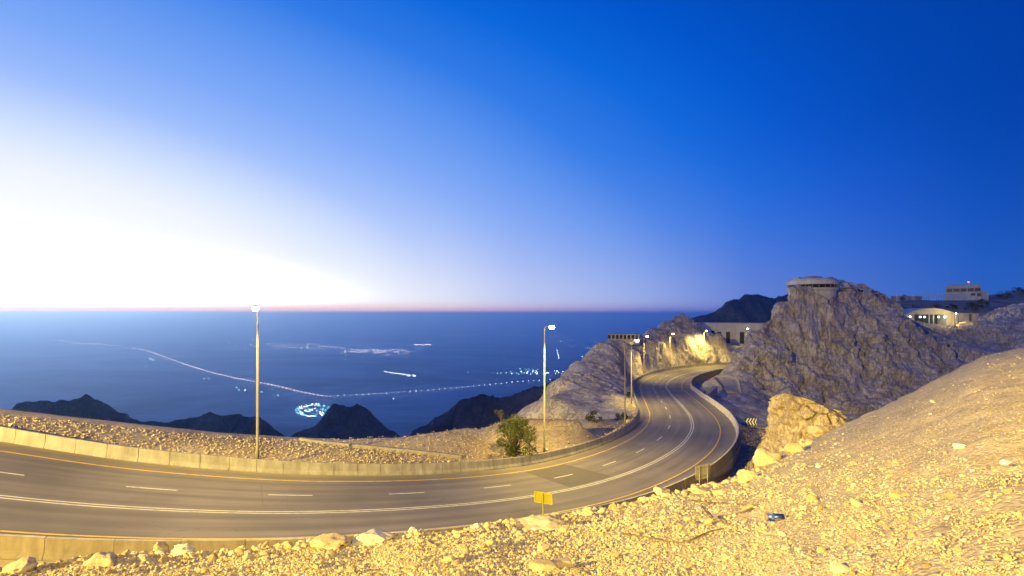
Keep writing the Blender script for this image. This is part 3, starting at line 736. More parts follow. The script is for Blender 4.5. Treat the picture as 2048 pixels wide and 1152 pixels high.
def scatter(name, P, size, shapes, mat, label, seed, tilt=0.5):
    g = np.random.default_rng(seed); n = len(P); Rm = rotm(g, n, tilt); which = g.integers(0, len(shapes), n)
    VV, FF, base = [], [], 0
    for k, (V, Fs) in enumerate(shapes):
        i = np.where(which == k)[0]
        if not len(i): continue
        W_ = np.einsum('nij,vj->nvi', Rm[i], V) * size[i][:, None, None] + P[i][:, None, :]
        nv = len(V); FF.append((Fs[None] + (np.arange(len(i)) * nv)[:, None, None] + base).reshape(-1, 3)); VV.append(W_.reshape(-1, 3)); base += len(i) * nv
    return struct(obj(name, np.concatenate(VV), np.concatenate(FF), mat, smooth=False), label, 'stuff')
def hill_pick(px, py):
    """the point of the near hill seen at a place in the picture"""
    th = np.arctan((px - CX) / F); rc = np.interp(th, th_k, r_k); zc = np.interp(th, th_k, z_k); Yc = rc * np.cos(th)
    Y = 1.7 / ((py - EYE) / F + (zc + 1.7) / Yc)
    Y = np.minimum(Y, Yc * 1.004)
    x = (px - CX) / F * Y
    return x, Y, hill_z(x, Y)
def crest_py(px): return np.interp(px, crest[:, 0], crest[:, 1])
def rubble_density(px, py):
    """how closely stones lie: thick in the lower band, thin on the smooth upper right"""
    up = sstep(1500, 1750, px) * (1 - sstep(880, 1000, py))
    d = 1 - 0.45 * up
    sand = sstep(0.05, 0.3, noise3(px / 170, py / 60, 0 * px, 77)) * sstep(1250, 1600, px)
    return d * (1 - 0.6 * sand)
def pick_stones(n, smin, smax, power, g, far=1.0):
    px = g.uniform(-90, 2140, n * 3); c = crest_py(px); py = c + (1185 - c) * g.uniform(0, 1, n * 3) ** 1.0
    keep = g.uniform(0, 1, n * 3) < rubble_density(px, py); px, py = px[keep][:n], py[keep][:n]
    x, y, z = hill_pick(px, py)
    spx = smin * (smax / smin) ** (g.uniform(0, 1, len(px)) ** power)
    spx = spx * (1 - 0.5 * sstep(1450, 1700, px) * (1 - sstep(850, 1000, py)))
    size = np.clip(spx * y / F * 0.5, 0.006, 0.30)
    return np.stack([x, y, z + size * 0.22], -1), size, px, py
SH1 = [rock_shape(ICO1, k, 3, 0.3) for k in range(12)]
SH2 = [rock_shape(ICO2, 40 + k, 5, 0.3) for k in range(14)]
g = np.random.default_rng(5)
P_, s_, _, _ = pick_stones(60000, 2.2, 7.5, 1.7, g); scatter('gravel', P_, s_, SH1, 'stone', 'fine pale gravel covering the whole near slope', 1)
P_, s_, _, _ = pick_stones(3600, 6.5, 13, 1.8, g); scatter('small_rubble', P_, s_, SH2, 'stone', 'fist-sized pale rubble strewn over the near slope', 2)
# a ragged line of stones along the brow
pxs = g.uniform(-60, 1620, 420); py_ = crest_py(pxs) + g.uniform(-2, 10, 420); x, y, z = hill_pick(pxs, py_); sz = np.clip(g.uniform(3.5, 11, 420) * y / F, .02, .28)
scatter('brow_rubble', np.stack([x, y, z + sz * .2], -1), sz, SH2, 'stone', 'ragged rubble along the brow of the near slope', 3)
# the 280 largest loose stones
SH3 = []
for k in range(10):
    V, Fs = rock_shape(ICO2, 90 + k, 6, 0.32); SH3.append(mesh('stone', V, Fs, 'stone'))
P_, s_, px_, py_ = pick_stones(280, 12, 28, 2.2, g)
for i in range(len(P_)):
    o = link('stone', SH3[i % 10], None, P_[i], (g.normal(0, .4), g.normal(0, .4), g.uniform(0, 6.28))); o.scale = (s_[i] * g.uniform(.85, 1.25),) * 3
    tag(o, 'loose pale limestone chunk among the rubble of the near slope', 'stone', 'loose stones on the near slope')
def boulder(px, py, wpx, hz, label, seed, kind=ICO4, chop=7, rough=.3, sink=.25, name='boulder', ysc=.8, rz=0.0):
    x, y, z = [float(a[0]) for a in hill_pick(np.array([float(px)]), np.array([float(py)]))]
    V, Fs = rock_shape(kind, seed, chop, rough); r = wpx * y / F * .5
    V = V / np.abs(V).max(0) * np.array([r, r * ysc, hz])
    V = V + 0.04 * r * fbm(V[:, 0] / r * 4, V[:, 1] / r * 4, V[:, 2] / r * 4, 3, seed)[:, None]
    o = obj(name, V, Fs, 'stone', None, True, (x, y, z + hz * (1 - 2 * sink)), (0, 0, rz)); tag(o, label, 'boulder')
boulder(662, 1088, 80, .11, 'smooth pale boulder on the brow, left of the paired ones', 201)
boulder(742, 1083, 88, .13, 'larger smooth pale boulder on the brow, right of its twin', 202)
boulder(1078, 1050, 104, .15, 'broad rounded boulder at the foot of the yellow sign', 203)
boulder(1322, 992, 40, .22, 'upright pointed boulder on the brow left of the grey sign', 204, chop=5)
boulder(1402, 984, 60, .2, 'pale boulder on the brow under the grey sign', 205, chop=5)
boulder(322, 1108, 30, .14, 'round knob of rock on the brow above the near barrier', 206)
boulder(366, 1112, 44, .11, 'blocky boulder right of the round knob on the brow', 207, chop=6)
boulder(40, 1146, 60, .14, 'flat boulder at the bottom left corner', 208, chop=5)
boulder(205, 1132, 60, .13, 'low wide boulder on the brow near the left end of the barrier', 209, chop=5)
boulder(1530, 930, 60, .5, 'large rounded boulder on the slope left of the crag', 210, chop=4)
boulder(1640, 868, 55, .5, 'large yellow boulder leaning on the foot of the outcrop', 211, chop=5)
boulder(1590, 905, 50, .4, 'yellow boulder below the outcrop among rubble', 212, chop=5)
boulder(1495, 962, 50, .35, 'blocky boulder on the brow above the lower bend', 213, chop=6)
# block and its neighbour in front
x, y, z = [float(a[0]) for a in hill_pick(np.array([1122.]), np.array([1134.]))]
V, Fs = rock_shape(ICO3, 231, 0, .0); V = np.sign(V) * np.abs(V) ** .35; V = V * np.array([.115, .075, .05]) * (y / 5.5) * (1 + .05 * fbm(V[:, 0] * 2, V[:, 1] * 2, V[:, 2] * 2, 3, 9))[:, None]
tag(obj('stone_block', V, Fs, 'stone', None, True, (x, y, z + .05), (R(-6), R(3), R(8))), 'squared flat-topped stone block at the bottom centre', 'block')
boulder(1085, 1142, 62, .085, 'blunt stone leaning against the squared block', 232, ICO3, 5, .2, name='boulder')
x, y, z = [float(a[0]) for a in hill_pick(np.array([1680.]), np.array([1142.]))]
V = np.sign(ICO3[0]) * np.abs(ICO3[0]) ** .4 * np.array([.07, .05, .028]) * (y / 4)
tag(obj('stone_block', V, ICO3[1], 'stone', None, True, (x, y, z + .02), (R(12), R(14), R(-25))), 'brown slab-like stone tilted at the bottom edge, right of centre', 'block')
# dry sticks
def stick(pts, r, label):
    P = []
    for px, py in pts:
        x, y, z = [float(a[0]) for a in hill_pick(np.array([float(px)]), np.array([float(py)]))]; P.append((x, y, z + .035))
    o = MB().tube(P, [r * (1 - .5 * i / (len(P) - 1)) for i in range(len(P))], 6).build('dry_stick', 'bark', None, True); tag(o, label, 'stick', 'dry sticks on the near slope')
stick([(1384, 1004), (1408, 1005), (1450, 1010), (1490, 1013), (1506, 1020)], .022, 'long dry stick with its tip pointing at the blue can, upper one')
stick([(1506, 1020), (1478, 1026), (1436, 1032), (1450, 1048)], .02, 'bent dry stick lying just under the upper one')
stick([(1404, 1012), (1412, 1024), (1424, 1037)], .018, 'short dry stick crossing below the upper stick')
stick([(1246, 1074), (1290, 1082), (1332, 1088), (1370, 1092)], .02, 'straight dry stick, left of the lower pair')
stick([(1370, 1092), (1396, 1082), (1420, 1072), (1448, 1067)], .02, 'dry stick rising to the right, lower pair')
# blue can
x, y, z = [float(a[0]) for a in hill_pick(np.array([1551.]), np.array([1048.]))]
can = thing('drink_can', 'blue drink can lying on its side in the rubble', 'can', (x, y, z + .075), R(-6))
ct = NT('blue_can_print'); cw = ct.noise(9, 3, .6, ct.vec((1, 1, .6)))
cmat = ct.done(ct.ramp(cw, [(.42, (.012, .03, .30)), (.55, (.03, .08, .42)), (.62, (.28, .28, .42)), (.66, (.02, .04, .3))]), .35, metal=.4, spec=.5)
L_, r_ = .158, .062
MB().lathe([(r_, -L_ + .02), (r_, L_ - .03)], 20).build('body', cmat, can, True, rot=(0, R(90), 0))
MB().lathe([(r_ * .8, -L_ - .005), (r_ * .85, -L_), (r_, -L_ + .02)], 20).build('bottom_rim', 'galv', can, True, rot=(0, R(90), 0))
MB().lathe([(r_, L_ - .03), (r_ * .84, L_), (r_ * .86, L_ + .006), (r_ * .8, L_ + .006)], 20).build('top_rim', 'galv', can, True, rot=(0, R(90), 0))
pw = plain_mat('white_paper', (.75, .74, .72), .8)
for (px, py, wd, lb) in [(1916, 905, .2, 'scrap of white litter on the upper right slope'), (2010, 931, .12, 'small white scrap near the right edge'), (1638, 938, .17, 'pale scrap of litter below the outcrop')]:
    x, y, z = [float(a[0]) for a in hill_pick(np.array([float(px)]), np.array([float(py)]))]
    V, Fs = rock_shape(ICO2, px, 6, .6); tag(obj('litter', V * np.array([wd, wd * .6, wd * .9]) * .6, Fs, pw, None, False, (x, y, z + .08)), lb, 'litter', 'white litter on the slope')

# ------------------------------------------------------------------ rock outcrop between the slope and the gully
def outcrop():
    # stacked outlines from foot to top, in metres, seen from the camera as a stump with a sloping top
    Y0 = 46
    lev = [(940, 1552, 1700, 6.5), (880, 1560, 1690, 5.5), (850, 1563, 1680, 4.8), (826, 1565, 1670, 4.4), (810, 1571, 1656, 3.8), (799, 1577, 1640, 3.0), (793, 1583, 1616, 2.0), (791, 1587, 1602, 1.0)]
    n = 120; rows = []
    for py, a, b, dep in lev:
        Yc = Y0 + .6 * dep; z = -(py - EYE) / F * Yc; x0, x1 = (a - CX) / F * Yc, (b - CX) / F * Yc
        t = np.linspace(0, 2 * math.pi, n, endpoint=False)
        ex = .75; cx_, sx_ = np.sign(np.cos(t)) * np.abs(np.cos(t)) ** ex, np.sign(np.sin(t)) * np.abs(np.sin(t)) ** ex
        rows.append(np.stack([(x0 + x1) / 2 + (x1 - x0) / 2 * cx_, Y0 + dep * .6 + dep * sx_, np.full(n, z) - .55 * sstep(-.3, 1, cx_) * (py < 830)], -1))
    R_ = np.array(rows); fine = []
    for i in range(len(R_) - 1):
        for q in np.arange(10) / 10: fine.append(R_[i] * (1 - q) + R_[i + 1] * q)
    fine.append(R_[-1]); fine.append(R_[-1] * .5 + R_[-1].mean(0) * .5); fine.append(R_[-1] * .02 + R_[-1].mean(0) * .98)
    P = np.array(fine); m, n_ = P.shape[:2]; P = P.reshape(-1, 3)
    cen = P.reshape(m, n_, 3).mean(1)[:, None, :].repeat(n_, 1).reshape(-1, 3)
    d = P - cen; d[:, 2] *= .2; d /= np.linalg.norm(d, axis=1)[:, None] + 1e-6
    P = P + d * (ridged(P[:, 0] / 2.2, P[:, 1] / 2.2, P[:, 2] / 3, 4, 301)[:, None] * .45 + fbm(P[:, 0] / .7, P[:, 1] / .7, P[:, 2] / .7, 3, 303)[:, None] * .22 + (lambda q: q[0] * .34 * sstep(0, .12, q[1]) - .22 * (1 - sstep(0, .1, q[1])))(blocks(P[:, 0] / 1.7, P[:, 1] / 1.7, P[:, 2] / 1.1, 307))[:, None])
    Fs = []
    for i in range(m - 1):
        for k in range(n_): Fs.append((i * n_ + k, i * n_ + (k + 1) % n_, (i + 1) * n_ + (k + 1) % n_, (i + 1) * n_ + k))
    struct(obj('rock_outcrop', P, Fs, 'outcrop', smooth=False))
M['outcrop'] = rock_mat('outcrop_limestone', (.36, .28, .2), (.5, .42, .32), (.58, .5, .4), .5, .9, .5, 3.0)
outcrop()

# ------------------------------------------------------------------ pitched stone apron behind the far barrier
def hit(px, py, Y0, Y1, n=160):
    """where the sight line through a pixel meets the mountainside"""
    px = np.asarray(px, float); py = np.asarray(py, float); Ys = np.linspace(Y0, Y1, n); out = np.full((len(px), 3), np.nan)
    X = (px[:, None] - CX) / F * Ys; Zr = -(py[:, None] - EYE) / F * Ys; YY = np.broadcast_to(Ys, X.shape)
    H, _ = height(X.ravel(), YY.ravel()); H = H.reshape(X.shape)
    ok = Zr < H; i = ok.argmax(1); has = ok.any(1)
    r = np.arange(len(px)); out[has] = np.stack([X[r, i], YY[r, i], H[r, i]], -1)[has]
    return out
epx = np.array([e[0] for e in edge], float); epy = np.array([e[1] for e in edge], float)
btop = np.array([(-150, 830), (0, 860), (125, 881), (250, 901), (375, 913), (512, 924), (650, 932), (765, 935), (862, 935), (950, 931), (1024, 922), (1100, 910)], float)
g = np.random.default_rng(15)
n = 20000; P_ = road(g.uniform(18, 150, n), g.uniform(O_FAR + .7, O_FAR + 16, n)); qx = CX + F * P_[:, 0] / P_[:, 1]
P_[:, 2], _ = height(P_[:, 0].copy(), P_[:, 1].copy()); qy = EYE - F * P_[:, 2] / P_[:, 1]
lowl = np.interp(qx, [600, 640, 920, 960], [872, 886, 914, 940]); keep = (qx > -160) & (qx < 930) & (qy > np.interp(qx, epx, epy) + 1) & ((qx < 640) | (qy > lowl)); P_ = P_[keep]
sz = g.uniform(.05, .12, len(P_)); scatter('stone_pitching', P_ + np.array([0, 0, -.04]), sz, SH1, 'pitch_stone', 'rough stone pitching set in mortar behind the far barrier', 21, .12)
sp = g.uniform(20, 165, 900); op = O_FAR + .55 + np.abs(g.normal(0, .55, 900)); P_ = road(sp, op); P_[:, 2], _ = height(P_[:, 0].copy(), P_[:, 1].copy()); sz = g.uniform(.1, .24, 900)
scatter('verge_rubble', P_ + np.array([0, 0, .08]), sz, SH2, 'stone', 'loose yellow rubble heaped against the far barrier', 22)
n = 2600; px = g.uniform(640, 1230, n); py = g.uniform(835, 925, n); P_ = hit(px, py, 44, 100, 150); ok = ~np.isnan(P_[:, 0]); P_ = P_[ok]; so_, _, _ = nearest(P_[:, 0], P_[:, 1]); P_ = P_[so_ > O_FAR + .8]
scatter('mound_rubble', P_ + np.array([0, 0, .02]), g.uniform(.03, .10, len(P_)) , SH1, 'stone', 'scattered pale stones over the mound beyond the barrier', 23)
n = 1500; px = g.uniform(1470, 1560, n); py = g.uniform(848, 965, n); P_ = hit(px, py, 45, 115, 150); ok = ~np.isnan(P_[:, 0]); P_ = P_[ok]; so_, _, _ = nearest(P_[:, 0], P_[:, 1]); P_ = P_[so_ < O_NEAR - 1.2]
scatter('gully_rubble', P_ + np.array([0, 0, .03]), g.uniform(.12, .32, len(P_)), SH1, 'stone', 'dark coarse rubble in the gully right of the lower bend', 24)
def sweep(name, pts, prof, mat, kind='structure'):
    pts = np.asarray(pts, float); T = np.gradient(pts[:, :2], axis=0); T /= np.linalg.norm(T, axis=1)[:, None]
    V = []; m = len(prof)
    for p, t in zip(pts, T):
        for o, z in prof: V.append((p[0] - t[1] * o, p[1] + t[0] * o, p[2] + z))
    Fs = [(i * m + k, (i + 1) * m + k, (i + 1) * m + (k + 1) % m, i * m + (k + 1) % m) for i in range(len(pts) - 1) for k in range(m)]
    Fs += [tuple(range(m)), tuple((len(pts) - 1) * m + k for k in range(m))[::-1]]
    return struct(obj(name, V, Fs, mat), None, kind)
kp = [at(px, py + 1, Y) for px, py, Y in edge[:9]]
kp = spline(np.array(kp), 6)
sweep('kerb', kp, [(-.22, -.4), (.22, -.4), (.22, .16), (-.22, .16)], 'concrete')
kq = hit(np.linspace(600, 922, 14), np.interp(np.linspace(600, 922, 14), [600, 640, 700, 800, 900, 922], [879, 885, 891, 901, 911, 915]), 44, 64)
kq = kq[~np.isnan(kq[:, 0])]
if len(kq) > 3: sweep('kerb', kq, [(-.2, -.4), (.2, -.4), (.2, .18), (-.2, .18)], 'concrete')

# ------------------------------------------------------------------ plants
def leaves(centres, radii, n, size, g, flat=.8):
    VV = []; 
    for k in range(n):
        i = g.integers(0, len(centres)); d = g.normal(size=3); d /= np.linalg.norm(d); c = centres[i] + d * radii[i] * g.uniform(.35, 1.05) ** .6 * np.array([1, 1, flat])
        a = g.normal(size=3); a /= np.linalg.norm(a); b = np.cross(a, g.normal(size=3)); b /= np.linalg.norm(b) + 1e-6; s = size * g.uniform(.6, 1.4)
        VV += [c - a * s, c + b * s * .45, c + a * s, c - b * s * .45]
    n4 = len(VV) // 4; return np.array(VV), np.arange(n4 * 4).reshape(-1, 4)
def bush(name, loc, w, h, nl, size, label, cat, seed, leaf='leaf', trunk=True, group=None, nclump=16, zlow=.25):
    g = np.random.default_rng(seed); t = thing(name, label, cat, loc, 0, group)
    C = []; Rr = []
    for k in range(nclump):
        a = g.uniform(0, 6.28); zz = g.uniform(zlow, .92); rr = w / 2 * (.25 + .75 * g.uniform(0, 1) ** .6) * (.55 + .45 * math.sin(math.pi * min(zz + .1, 1))) * .85
        C.append(np.array([rr * math.cos(a), rr * math.sin(a), h * zz])); Rr.append(w * g.uniform(.10, .19))
    C.append(np.array([0, 0, h * .6])); Rr.append(w * .2)
    b = MB()
    if trunk:
        b.tube([(0, 0, -.3), (.03, 0, h * .2), (0, .04, h * .45)], [w * .035, w * .026, w * .014], 7)
    for c in C: b.tube([(0, 0, h * .12), tuple(c * np.array([.45, .45, .55])), tuple(c)], [w * .016, w * .01, w * .004], 5)
    b.build('trunk', 'bark', t, True)
    V, Fs = leaves(C, Rr, nl, size, g); obj('crown', V, Fs, leaf, t)
    return t
q = hit([1030.], [917.], 42, 70)[0] if True else None
so_, rz_, s1_ = nearest([at(1030, 915, 50)[0]], [50.]); 
s_b = s_at_px(1030, O_FAR + 2.0, 90, 160); q = road(np.array([s_b]), O_FAR + 2.0)[0]
bush('green_shrub', (q[0], q[1], ground(q[0], q[1])), 5.0, 4.4, 7500, .10, 'bushy green shrub growing behind the barrier beside the brightest lamp', 'shrub', 31, nclump=34, zlow=.1)
q = hit([1003.], [846.], 50, 75)[0]
if np.isnan(q[0]): q = at(1003, 846, 63)
bush('dry_shrub', tuple(q), 2.2, 1.9, 240, .09, 'thin dry yellow shrub on the mound behind the green one', 'shrub', 37, 'dry_leaf', nclump=7)
for i, (px, py, Y0, Y1, w, h, lb) in enumerate([(1258, 795, 80, 130, 2.2, 1.2, 'low bush on the scree above the lower bend'), (1246, 838, 70, 110, 2.4, .9, 'low dark bush at the foot of the unlit lamp post'), (1190, 845, 66, 95, 3.2, 1.6, 'dark bush behind the end of the mound')]):
    q = hit([float(px)], [float(py)], Y0, Y1)[0]
    if not np.isnan(q[0]): bush('bush', tuple(q), w, h, 500, .13, lb, 'bush', 50 + i, 'dark_leaf', group='bushes beside the road', nclump=8)

# ------------------------------------------------------------------ signs
def yellow_sign():
    Y = 33.5; c = at(1086, 996, Y); zb = ground(c[0], c[1]) - .3; t = thing('road_sign', 'back of a small yellow road sign on a single post', 'road sign', (c[0], c[1], zb), R(-24))
    H = c[2] - zb; y_ = plain_mat('yellow_sign_back', (.29, .245, .012), .5, 0, .15, 3)
    MB().tube([(0, 0, 0), (0, 0, H + .33)], .045, 8).build('post', y_, t, True)
    MB().box(-.62, .62, .05, .075, H - .36, H + .36).build('panel', y_, t)
    b = MB(); b.box(-.64, .64, .02, .05, H + .30, H + .37); b.box(-.64, .64, .02, .05, H - .37, H - .32); b.box(.59, .65, .018, .048, H - .36, H + .36); b.box(-.65, -.59, .018, .048, H - .36, H + .36); b.build('frame', plain_mat('yellow_sign_frame', (.38, .32, .03), .5), t)
def grey_sign():
    Y = 50; c = at(1407, 944, Y); zb = ground(c[0], c[1]) - .4; t = thing('road_sign', 'back of a pale grey road sign on two posts by the lower bend', 'road sign', (c[0], c[1], zb), R(28))
    H = c[2] - zb; gm = plain_mat('grey_sign_back', (.42, .37, .27), .5, 0, .1, 2)
    for k in (-.58, .58): MB().tube([(k, 0, 0), (k, 0, H + .7)], .06, 8).build('post', 'lamp_body', t, True)
    p = MB().box(-1.05, 1.05, .06, .09, H - .72, H + .72).build('panel', gm, t)
    for z in (-.4, .4): MB().box(-1.0, 1.0, .045, .06, H + z - .03, H + z + .03).build('rail', 'galv', t)
def chevron_sign():
    Y = 84; c = at(1502, 861, Y); zb = ground(c[0], c[1]) - .4; t = thing('chevron_sign', 'black and white chevron board on two posts outside the bend', 'road sign', (c[0], c[1], zb), R(-8))
    H = max(c[2] - zb, 1.6); w_ = plain_mat('chevron_white', (.75, .73, .7), .5, 0, .05); k_ = plain_mat('chevron_black', (.02, .02, .03), .5)
    for k in (-.6, .6): MB().tube([(k, .1, 0), (k, .1, H + .4)], .06, 8).build('post', 'galv', t, True)
    MB().box(-.95, .95, 0, .03, H - .62, H + .62).build('panel', k_, t)
    for i in range(4):
        x = -.86 + i * .47; V = []
        for y_ in (-.022, -.004): V += [(x, y_, H), (x + .3, y_, H + .6), (x + .55, y_, H + .6), (x + .25, y_, H), (x + .55, y_, H - .6), (x + .3, y_, H - .6)]
        V = [(min(v[0], .93), v[1], v[2]) for v in V]
        MB().add(V, [(0, 3, 2, 1), (0, 5, 4, 3), (6, 7, 8, 9), (6, 9, 10, 11), (0, 1, 7, 6), (1, 2, 8, 7), (2, 3, 9, 8), (3, 4, 10, 9), (4, 5, 11, 10), (5, 0, 6, 11)]).build('chevron', w_, t)
yellow_sign(); grey_sign(); chevron_sign()

# ------------------------------------------------------------------ drain works in the gully
def slab_between(name, quad, thick, mat, parent=None):
    q = [Vector(p) for p in quad]; n = (q[1] - q[0]).cross(q[3] - q[0]).normalized() * -thick
    V = [tuple(p) for p in q] + [tuple(p + n) for p in q]
    return obj(name, V, [(0, 1, 2, 3), (7, 6, 5, 4), (0, 4, 5, 1), (1, 5, 6, 2), (2, 6, 7, 3), (3, 7, 4, 0)], mat, parent)
def wall_run(name, A, B, drop, thick, parent, org):
    A = np.array(A); B = np.array(B); d = (B - A)[:2]; d /= np.linalg.norm(d); n = np.array([d[1], -d[0]]) * thick
    V = [A, B, B - [n[0], n[1], 0], A - [n[0], n[1], 0]]; V = [np.array(v) - org for v in V]; V += [v - np.array([0, 0, drop]) for v in V]
    return obj(name, V, [(0, 1, 2, 3), (7, 6, 5, 4), (0, 4, 5, 1), (1, 5, 6, 2), (2, 6, 7, 3), (3, 7, 4, 0)], 'wall_concrete', parent)
org = at(1418, 806, 118); dr = thing('drain_headwall', 'dark concrete drain headwall just outside the right barrier', 'drain', tuple(org))
wall_run('head_wall', at(1416, 789, 117), at(1435, 773, 133), 9, .7, dr, org)
wall_run('wing_wall', at(1403, 786, 121), at(1411, 781, 125), 6, .7, dr, org)
wall_run('cross_wall', at(1404, 789, 119.5), at(1415, 790.5, 116.9), 6, .5, dr, org)
cq = hit([1428., 1478., 1484., 1446.], [757., 764., 792., 784.], 110, 175)
if not np.isnan(cq).any():
    V = []
    for i in range(7):
        for j in range(7):
            u, v = i / 6, j / 6; p = (cq[0] * (1 - u) + cq[1] * u) * (1 - v) + (cq[3] * (1 - u) + cq[2] * u) * v; V.append((p[0], p[1], ground(p[0], p[1]) + .45 + .25 * (u - .5) ** 2))
    V = np.array(V); V2 = V.copy(); V2[:, 2] -= 1.2; f = grid_faces(7, 7); rim = [(i, i + 1) for i in range(6)] + [(6 + 7 * i, 13 + 7 * i) for i in range(6)] + [(48 - i, 47 - i) for i in range(6)] + [(42 - 7 * i, 35 - 7 * i) for i in range(6)]
    ch = obj('drain_chute', np.vstack([V, V2]), [tuple(q) for q in f] + [(a, b, b + 49, a + 49) for a, b in rim], 'wall_concrete', smooth=True); tag(ch, 'smooth concrete drain chute at the foot of the big crag', 'drain')

# ------------------------------------------------------------------ buildings
def rect(px0, px1, py0, py1, Y): a = at(px0, py1, Y); b = at(px1, py0, Y); return a[0], b[0], a[2], b[2]
def building_box(name, label, px0, px1, py0, py1, Y, depth, wins, mat='render', roof=True, extra=0.8):
    x0, x1, z0, z1 = rect(px0, px1, py0, py1, Y); cx_ = (x0 + x1) / 2
    t = thing(name, label, 'building', (cx_, Y, z0), -math.atan2(cx_, Y)); t.scale = (math.cos(math.atan2(cx_, Y)), 1, 1)
    MB().box(x0 - cx_, x1 - cx_, 0, depth, -3, z1 - z0).build('wall', mat, t)
    if roof: MB().box(x0 - cx_ - .15, x1 - cx_ + .15, -.15, depth + .15, z1 - z0 + .003, z1 - z0 + .3).build('parapet', 'render_grey', t)
    for (a, b, c, d) in wins:
        wx0, wx1, wz0, wz1 = rect(a, b, c, d, Y); f = MB()
        w = .12
        f.box(wx0 - cx_ - w, wx1 - cx_ + w, -.10, -.003, wz1 - z0, wz1 - z0 + w); f.box(wx0 - cx_ - w, wx1 - cx_ + w, -.14, -.003, wz0 - z0 - w, wz0 - z0); f.box(wx0 - cx_ - w, wx0 - cx_, -.10, -.003, wz0 - z0, wz1 - z0); f.box(wx1 - cx_, wx1 - cx_ + w, -.10, -.003, wz0 - z0, wz1 - z0)
        fo = f.build('window', 'render_grey', t); MB().box(wx0 - cx_, wx1 - cx_, -.05, -.004, wz0 - z0, wz1 - z0).build('pane', 'glass', fo)
    return t, cx_, z0, z1
t, cx_, z0, z1 = building_box('long_building', 'long pale building with two tall dark windows behind the rock cut', 1384, 1548, 647, 692, 248, 14, [(1452, 1460, 664, 687), (1479.5, 1488, 664, 687), (1434, 1442, 664, 668), (1422, 1428, 662, 667), (1393, 1398, 664, 668)])
for px in (1466, 1473): 
    x = at(px, 0, 248)[0] - cx_; MB().box(x - .25, x + .25, -.3, -.003, -2, z1 - z0 - .2).build('pilaster', 'render', t)
# round restaurant on the crag
Y = 184; c = at(1624, 584, Y); t = thing('round_building', 'low round saucer-shaped building on top of the big crag', 'building', (c[0], c[1], c[2]))
k = Y / F
MB().lathe([(41 * k, -3), (42 * k, 0), (46 * k, 4.5 * k), (46.5 * k, 6 * k), (44 * k, 7.5 * k)], 56).build('lower_terrace', 'render', t, False)
MB().lathe([(42 * k, 7.5 * k), (42.6 * k, 13.5 * k)], 56).build('window_band', 'glass', t, True)
for i in range(24):
    a = i * 2 * math.pi / 24; MB().box(-.06, .06, -.1, .06, 7.6 * k, 13.4 * k).build('mullion', 'lamp_body', t, loc=(42.6 * k * math.cos(a), 42.6 * k * math.sin(a), 0), rot=(0, 0, a + math.pi / 2))
MB().lathe([(45 * k, 13.5 * k), (46.5 * k, 15 * k), (45 * k, 20 * k), (40.5 * k, 25.5 * k), (39.5 * k, 25.5 * k)], 56).build('roof_rim', 'render', t, True)
MB().lathe([(39.4 * k, 25 * k), (20 * k, 26.5 * k), (17 * k, 29.5 * k), (9 * k, 31.5 * k), (.3, 32 * k)], 40).build('roof', 'render_grey', t, True)
MB().box(-33 * k, -27 * k, -2, 2, 25 * k, 29 * k).build('roof_unit', 'lamp_body', t); MB().box(27 * k, 36 * k, -2, 2, 25 * k, 29.5 * k).build('roof_unit', 'lamp_body', t)
q = at(1671, 579, 183); bush('bush', (q[0], q[1], q[2] - 1.2), 2.6, 4.6, 500, .2, 'dark bush hugging the right side of the round building', 'bush', 61, 'dark_leaf', group='dark bushes on the heights', nclump=8)
q = at(1695, 585, 184); sh = thing('shelter', 'small flat-roofed shelter on posts right of the round building', 'shelter', (q[0], q[1], q[2] - .6))
MB().box(-2.4, 2.4, -1.5, 1.5, 2.1, 2.4).build('roof', 'lamp_body', sh)
for a in (-2, 2):
    for b in (-1.2, 1.2): MB().tube([(a, b, -1.5), (a, b, 2.1)], .1, 6).build('post', 'galv', sh)
# viewing pavilion on the ridge
Y = 172; x0, x1, zb, zt = rect(1219, 1275, 668, 679, Y); vp = thing('viewing_pavilion', 'flat-roofed viewing pavilion with open bays on the ridge', 'pavilion', ((x0 + x1) / 2, Y - 1, zb)); hw = (x1 - x0) / 2; H = zt - zb
MB().box(-hw, hw, -1.5, 4, -1.5, .25).build('floor', 'wall_concrete', vp); MB().box(-hw - .3, hw + .3, -1.8, 4.3, H - .28, H).build('roof', 'wall_concrete', vp)
for i in range(8): x = -hw + .2 + i * (2 * hw - .4) / 7; MB().box(x - .16, x + .16, -1.45, -1.1, .253, H - .283).build('column', 'render_grey', vp)
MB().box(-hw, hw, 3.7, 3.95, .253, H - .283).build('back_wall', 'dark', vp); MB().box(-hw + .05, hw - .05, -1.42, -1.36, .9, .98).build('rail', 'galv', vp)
# station on the plateau
t, cx_, z0, z1 = building_box('plateau_building', 'flat-roofed white building with a row of dark windows and red beacon', 1890, 1962, 570, 601, 300, 12, [(1893, 1904.5, 577, 583), (1906.5, 1919, 577, 583), (1921, 1933, 577, 583), (1935, 1947, 577, 583), (1949, 1960.5, 577, 583), (1942, 1950, 587, 591.5), (1954, 1961, 587, 593)])
x0, x1, a, b = rect(1962.3, 1976, 584, 601, 300); MB().box(x0 - cx_, x1 - cx_, 1, 11, -3, b - z0).build('annexe', 'render', t)
x = at(1937, 0, 300)[0] - cx_; MB().tube([(x, 3, z1 - z0), (x, 3, z1 - z0 + 1.5)], .08, 6).build('beacon_mast', 'galv', t); V = ICO2[0] * .42; obj('beacon', V, ICO2[1], 'beacon', t, True, (x, 3, z1 - z0 + 1.8))
